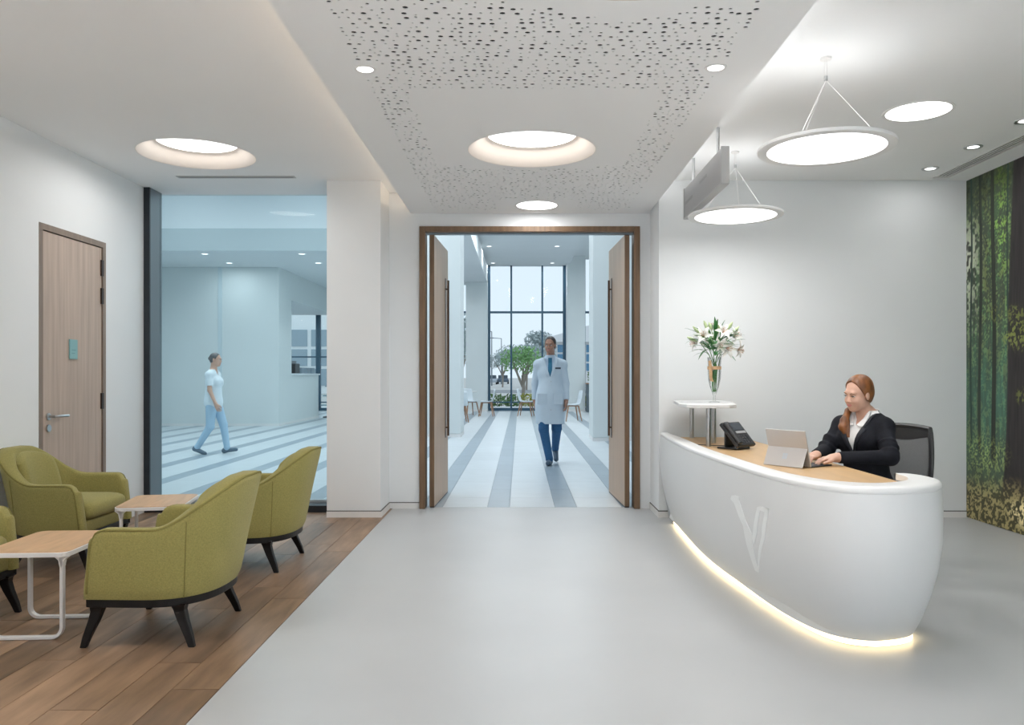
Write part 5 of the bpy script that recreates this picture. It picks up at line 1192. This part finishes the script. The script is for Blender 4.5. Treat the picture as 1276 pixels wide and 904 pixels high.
# ---------------- walking figures
def walker(name, label, Bp, face, H, gait, coat, cols, look=None, res=.0065):
    F = N((*face, 0)); R = N(np.cross(F, (0, 0, 1))); M = np.stack([R, F, [0, 0, 1]], 1); s = H / 1.78; Bp = np.array((*Bp, 0.0)); O = tuple(Bp)
    t = root('person', label, 'person', loc=O); skin, hairc, topm, legm, shoem = cols
    P = lambda r, f, z: tuple(Bp + (R * r + F * f + np.array([0, 0, z])) * s); e = lambda c, r, k=.03: ('e', P(*c), [q * s for q in r], M, k)
    fem = coat == 'tunic'; sh = .168 if not fem else .160
    torso = [e((0, 0, .96), (.155 if not fem else .165, .11, .12)), e((0, .0, 1.10), (.135, .098, .14), .05), e((0, .0, 1.27), (.16, .112, .15), .05), ('c', P(-sh, -.01, 1.395), P(sh, -.01, 1.395), .054 * s, .054 * s, .05), ('c', P(-.1, 0, 1.43), P(0, 0, 1.49), .036 * s, .045 * s, .05), ('c', P(.1, 0, 1.43), P(0, 0, 1.49), .036 * s, .045 * s, .05)]
    if fem: torso += [e((sx * .07, .09, 1.27), (.055, .035, .055), .05) for sx in (-1, 1)]
    Fh = N((*(look or face), -.05)); Mh = frame(Fh); Ho = np.array(P(0, .045, 1.665)); T = lambda *p: tuple(Ho + Mh @ (np.array(p) * s))
    neck = [('c', P(0, .0, 1.46), T(0, -.03, -.05), .056 * s, .054 * s, .02)]
    legs, ankles = [], []
    for sx, (hf, kf, kz, af, az, toe) in zip((-1, 1), gait):
        hp = P(sx * .085, 0, .92); kn = P(sx * .09, kf, kz); an = P(sx * .085 + hf, af, az); legs += [('c', hp, kn, .085 * s, .056 * s, .04), ('c', kn, an, .054 * s, .037 * s, .02)]
        tp = P(sx * .10 + hf, af + .155 * math.cos(toe), az - .045 - .155 * math.sin(toe)); hl_ = P(sx * .085 + hf, af - .05 * math.cos(toe), az - .045 + .03 * math.sin(toe)); ankles.append((an, tp, hl_)); legs += [('c', hl_, tp, .034 * s, .026 * s, .02), ('c', an, hl_, .036 * s, .034 * s, .02)]
    arms, hands = [], []
    for sx, sw in zip((-1, 1), (gait[1][3] * .5, gait[0][3] * .5)):
        a = P(sx * sh, -.01, 1.395); b = P(sx * (sh + .045), sw * .5 - .03, 1.13); w_ = P(sx * (sh + .055), sw + .03, .89); arms += [('c', a, b, .046 * s, .037 * s, .02), ('c', b, w_, .036 * s, .025 * s, .02)]
        hands += hand_prims(w_, np.array(w_) - np.array(b), R * sx, -sx, curl=.5, L=.18, s=s)
    lo = Bp + np.array([-.62, -.62, 0]); hi = Bp + np.array([.62, .62, H + .06])
    S = SDF(lo, hi, res)
    for p in torso + neck + legs + arms + head_prims(Ho, Mh, s, male=not fem) + hands: S.prim(p)
    S.mesh('body', skin, t, O); eyes(Ho, Mh, t, s, hairc, (.06, .05, .04))
    loc = lambda X, Y, Z: ((X - Bp[0]) * R[0] + (Y - Bp[1]) * R[1], (X - Bp[0]) * F[0] + (Y - Bp[1]) * F[1])
    # trousers
    S = SDF(lo, hi - np.array([0, 0, .6 * s]), res)
    for p in torso[:1] + legs[0:2] + legs[4:6]: S.prim(p, .014 * s)
    for (an, tp, hh) in ankles: S.prim(('c', an, tuple(np.array(an) * .8 + np.array(hh) * .2), .045 * s, .045 * s, .02))
    S.mesh('trousers', legm, t, O)
    for (an, tp, hh) in ankles:
        S = SDF(np.minimum(tp, hh) - .09, np.maximum(tp, hh) + .09, .005); S.prim(('c', hh, tp, .042 * s, .034 * s, .02)); S.prim(('c', hh, tuple(np.array(an) * .5 + np.array(hh) * .5), .042 * s, .042 * s, .02)); S.mesh('shoe', shoem, t, O)
    # upper garment
    S = SDF(lo + np.array([0, 0, .3 * s]), hi, res * .85); full = coat == 'coat'; g_ = .022 if full else .018
    for p in torso: S.prim(p, g_ * s)
    if full:
        S.prim(('c', P(0, 0, 1.15), P(0, .02, .92), .13 * s, .15 * s, .06)); S.prim(('e', P(0, .02, .86), (.20 * s, .165 * s, .35 * s), M, .06)); S.prim(('c', P(-.07, .02, .80), P(-.085, .03, .42), .12 * s, .12 * s, .08)); S.prim(('c', P(.07, .02, .80), P(.085, .02, .42), .12 * s, .12 * s, .08))
        hem = .57 * s
    else:
        S.prim(('c', P(0, 0, 1.1), P(0, 0, .90), .125 * s, .14 * s, .06)); S.prim(e((0, 0, .90), (.175, .135, .14), .05)); hem = .84 * s
    SL = SDF(lo + np.array([0, 0, .3 * s]), hi, res * .85)
    for i, p in enumerate(arms):
        if full or i % 2 == 0: SL.prim(p[:5] + (.02,), .017 * s)
    for i in ((1, 3) if full else (0, 2)):
        a, b = np.array(arms[i][1]), np.array(arms[i][2]); d = N(b - a); c = (b - d * .015) if full else a * .28 + b * .72
        SL.cut(lambda X, Y, Z, c=c, d=d, b=b: np.where(((X - b[0]) ** 2 + (Y - b[1]) ** 2 + (Z - b[2]) ** 2) < (.13 * s) ** 2, (X - c[0]) * d[0] + (Y - c[1]) * d[1] + (Z - c[2]) * d[2], -1))
    kk = .02; hh_ = np.clip(.5 + .5 * (S.f - SL.f) / kk, 0, 1); S.f = S.f * (1 - hh_) + SL.f * hh_ - kk * hh_ * (1 - hh_)
    S.cut(lambda X, Y, Z: hem - Z + 0 * X); S.cut(lambda X, Y, Z: Z - 1.495 * s + 0 * X)
    vz = 1.22 * s if full else 1.36 * s
    S.cut(lambda X, Y, Z: -np.maximum(np.abs(loc(X, Y, Z)[0]) - (Z - vz) * (.30 if full else .5), -loc(X, Y, Z)[1]))
    S.mesh('lab_coat' if full else 'tunic', topm, t, O)
    if full:
        S = SDF(lo + np.array([0, 0, .9]), hi, .006)
        for p in torso + neck: S.prim(p, .010)
        S.cut(lambda X, Y, Z: np.maximum(1.1 - Z, Z - 1.535 + 0 * X)); S.mesh('shirt', mat('pale blue shirt', (.58, .68, .80), .7), t, O)
        S = SDF(lo + np.array([0, 0, 1.0]), hi, .005)
        for p in torso + neck: S.prim(p, .020)
        S.cut(lambda X, Y, Z: np.maximum(np.abs(loc(X, Y, Z)[0]) - .026 - .012 * (1.5 - Z), -loc(X, Y, Z)[1])); S.cut(lambda X, Y, Z: np.maximum(1.18 - Z, Z - 1.495) + 0 * X); S.mesh('tie', mat('teal blue tie', (.02, .16, .28), .6), t, O)
        S = SDF(lo + np.array([0, 0, 1.1]), hi, .006)
        for p in torso: S.prim(p, .030)
        S.cut(lambda X, Y, Z: np.maximum((Z - vz) * .30 - np.abs(loc(X, Y, Z)[0]), np.abs(loc(X, Y, Z)[0]) - (Z - vz) * .30 - .045)); S.cut(lambda X, Y, Z: np.maximum(np.maximum(vz - Z, Z - 1.50), -loc(X, Y, Z)[1])); S.mesh('lapel', topm, t, O)
        bpx = np.array(P(-.11, .135, 1.345)) - Bp; MB().box(bpx[0] - .038, bpx[0] + .038, bpx[1] - .008, bpx[1] + .006, bpx[2] - .012, bpx[2] + .012).build('name_badge', mat('badge dark', (.03, .05, .08), .4), t)
        for sx in (-1, 1): q = np.array(P(sx * .11, .185, .92)) - Bp; MB().box(q[0] - .065, q[0] + .065, q[1] - .01, q[1] + .004, q[2] - .075, q[2] + .075).build('pocket', topm, t, bevel=.004)
        for k in range(4): q = np.array(P(-.012, .150 + .012 * k, 1.16 - .13 * k)) - Bp; MB().cyl((q[0], q[1], q[2]), (q[0], q[1] - .012, q[2]), .008, 10).build('button', mat('button', (.5, .52, .55), .4), t)
    # hair
    S = SDF(Ho - .16, Ho + .16, .004); S.prim(('e', T(0, -.020, .042), [q * s for q in (.078, .096, .086)], Mh, .01)); S.prim(('e', T(0, -.055, -.010), [q * s for q in (.068, .055, .060)], Mh, .02))
    if fem: S.prim(('e', T(0, -.11, .02), [q * s for q in (.035, .03, .035)], Mh, .01))
    def fc(X, Y, Z):
        h_ = [((X - Ho[0]) * Mh[0, i] + (Y - Ho[1]) * Mh[1, i] + (Z - Ho[2]) * Mh[2, i]) / s for i in range(3)]; a2 = np.abs(h_[0]); c_ = h_[2]
        return .100 - 5.0 * a2 * a2 - 1.5 * (.060 - h_[1]) - c_
    S.cut(fc)
    for sx in (-1, 1): S.prim(('e', T(sx * .078, -.010, -.010), (.014, .024, .036), Mh, .006), sub=True)
    S.mesh('hair', mat('hair ' + name, hairc, .5, noise=.4, nscale=40, bump=.4, bscale=200), t, O)
    return t
# gait: (side offset, knee fwd, knee z, ankle fwd, ankle z, toe pitch) for left-hand (-R) leg then right leg
walker('doctor', 'man in long white lab coat, blue tie and jeans walking through the hall', (.425, 11.28), (-.06, -1), 1.785,
       ((.02, -.02, .50, -.30, .20, .75), (-.075, .09, .50, .10, .085, 0)), 'coat',
       (SKINM, (.045, .028, .02), mat('white coat cloth', (.60, .68, .76), .7, noise=.03, nscale=10), mat('blue jeans', (.025, .105, .24), .8, noise=.15, nscale=60), mat('blue grey shoe', (.06, .10, .15), .5)), look=(-.30, -1))
walker('nurse', 'person in white tunic and pale blue trousers walking behind the glazed wall', (-4.87, 12.75), (1, -.05), 1.60,
       ((0, .14, .52, .21, .10, -.12), (0, -.02, .49, -.25, .13, .45)), 'tunic',
       (SKINF, (.16, .15, .15), mat('white scrub cloth', (.74, .80, .84), .7), mat('pale blue scrub cloth', (.42, .58, .72), .7), mat('grey shoe', (.12, .17, .22), .5)))
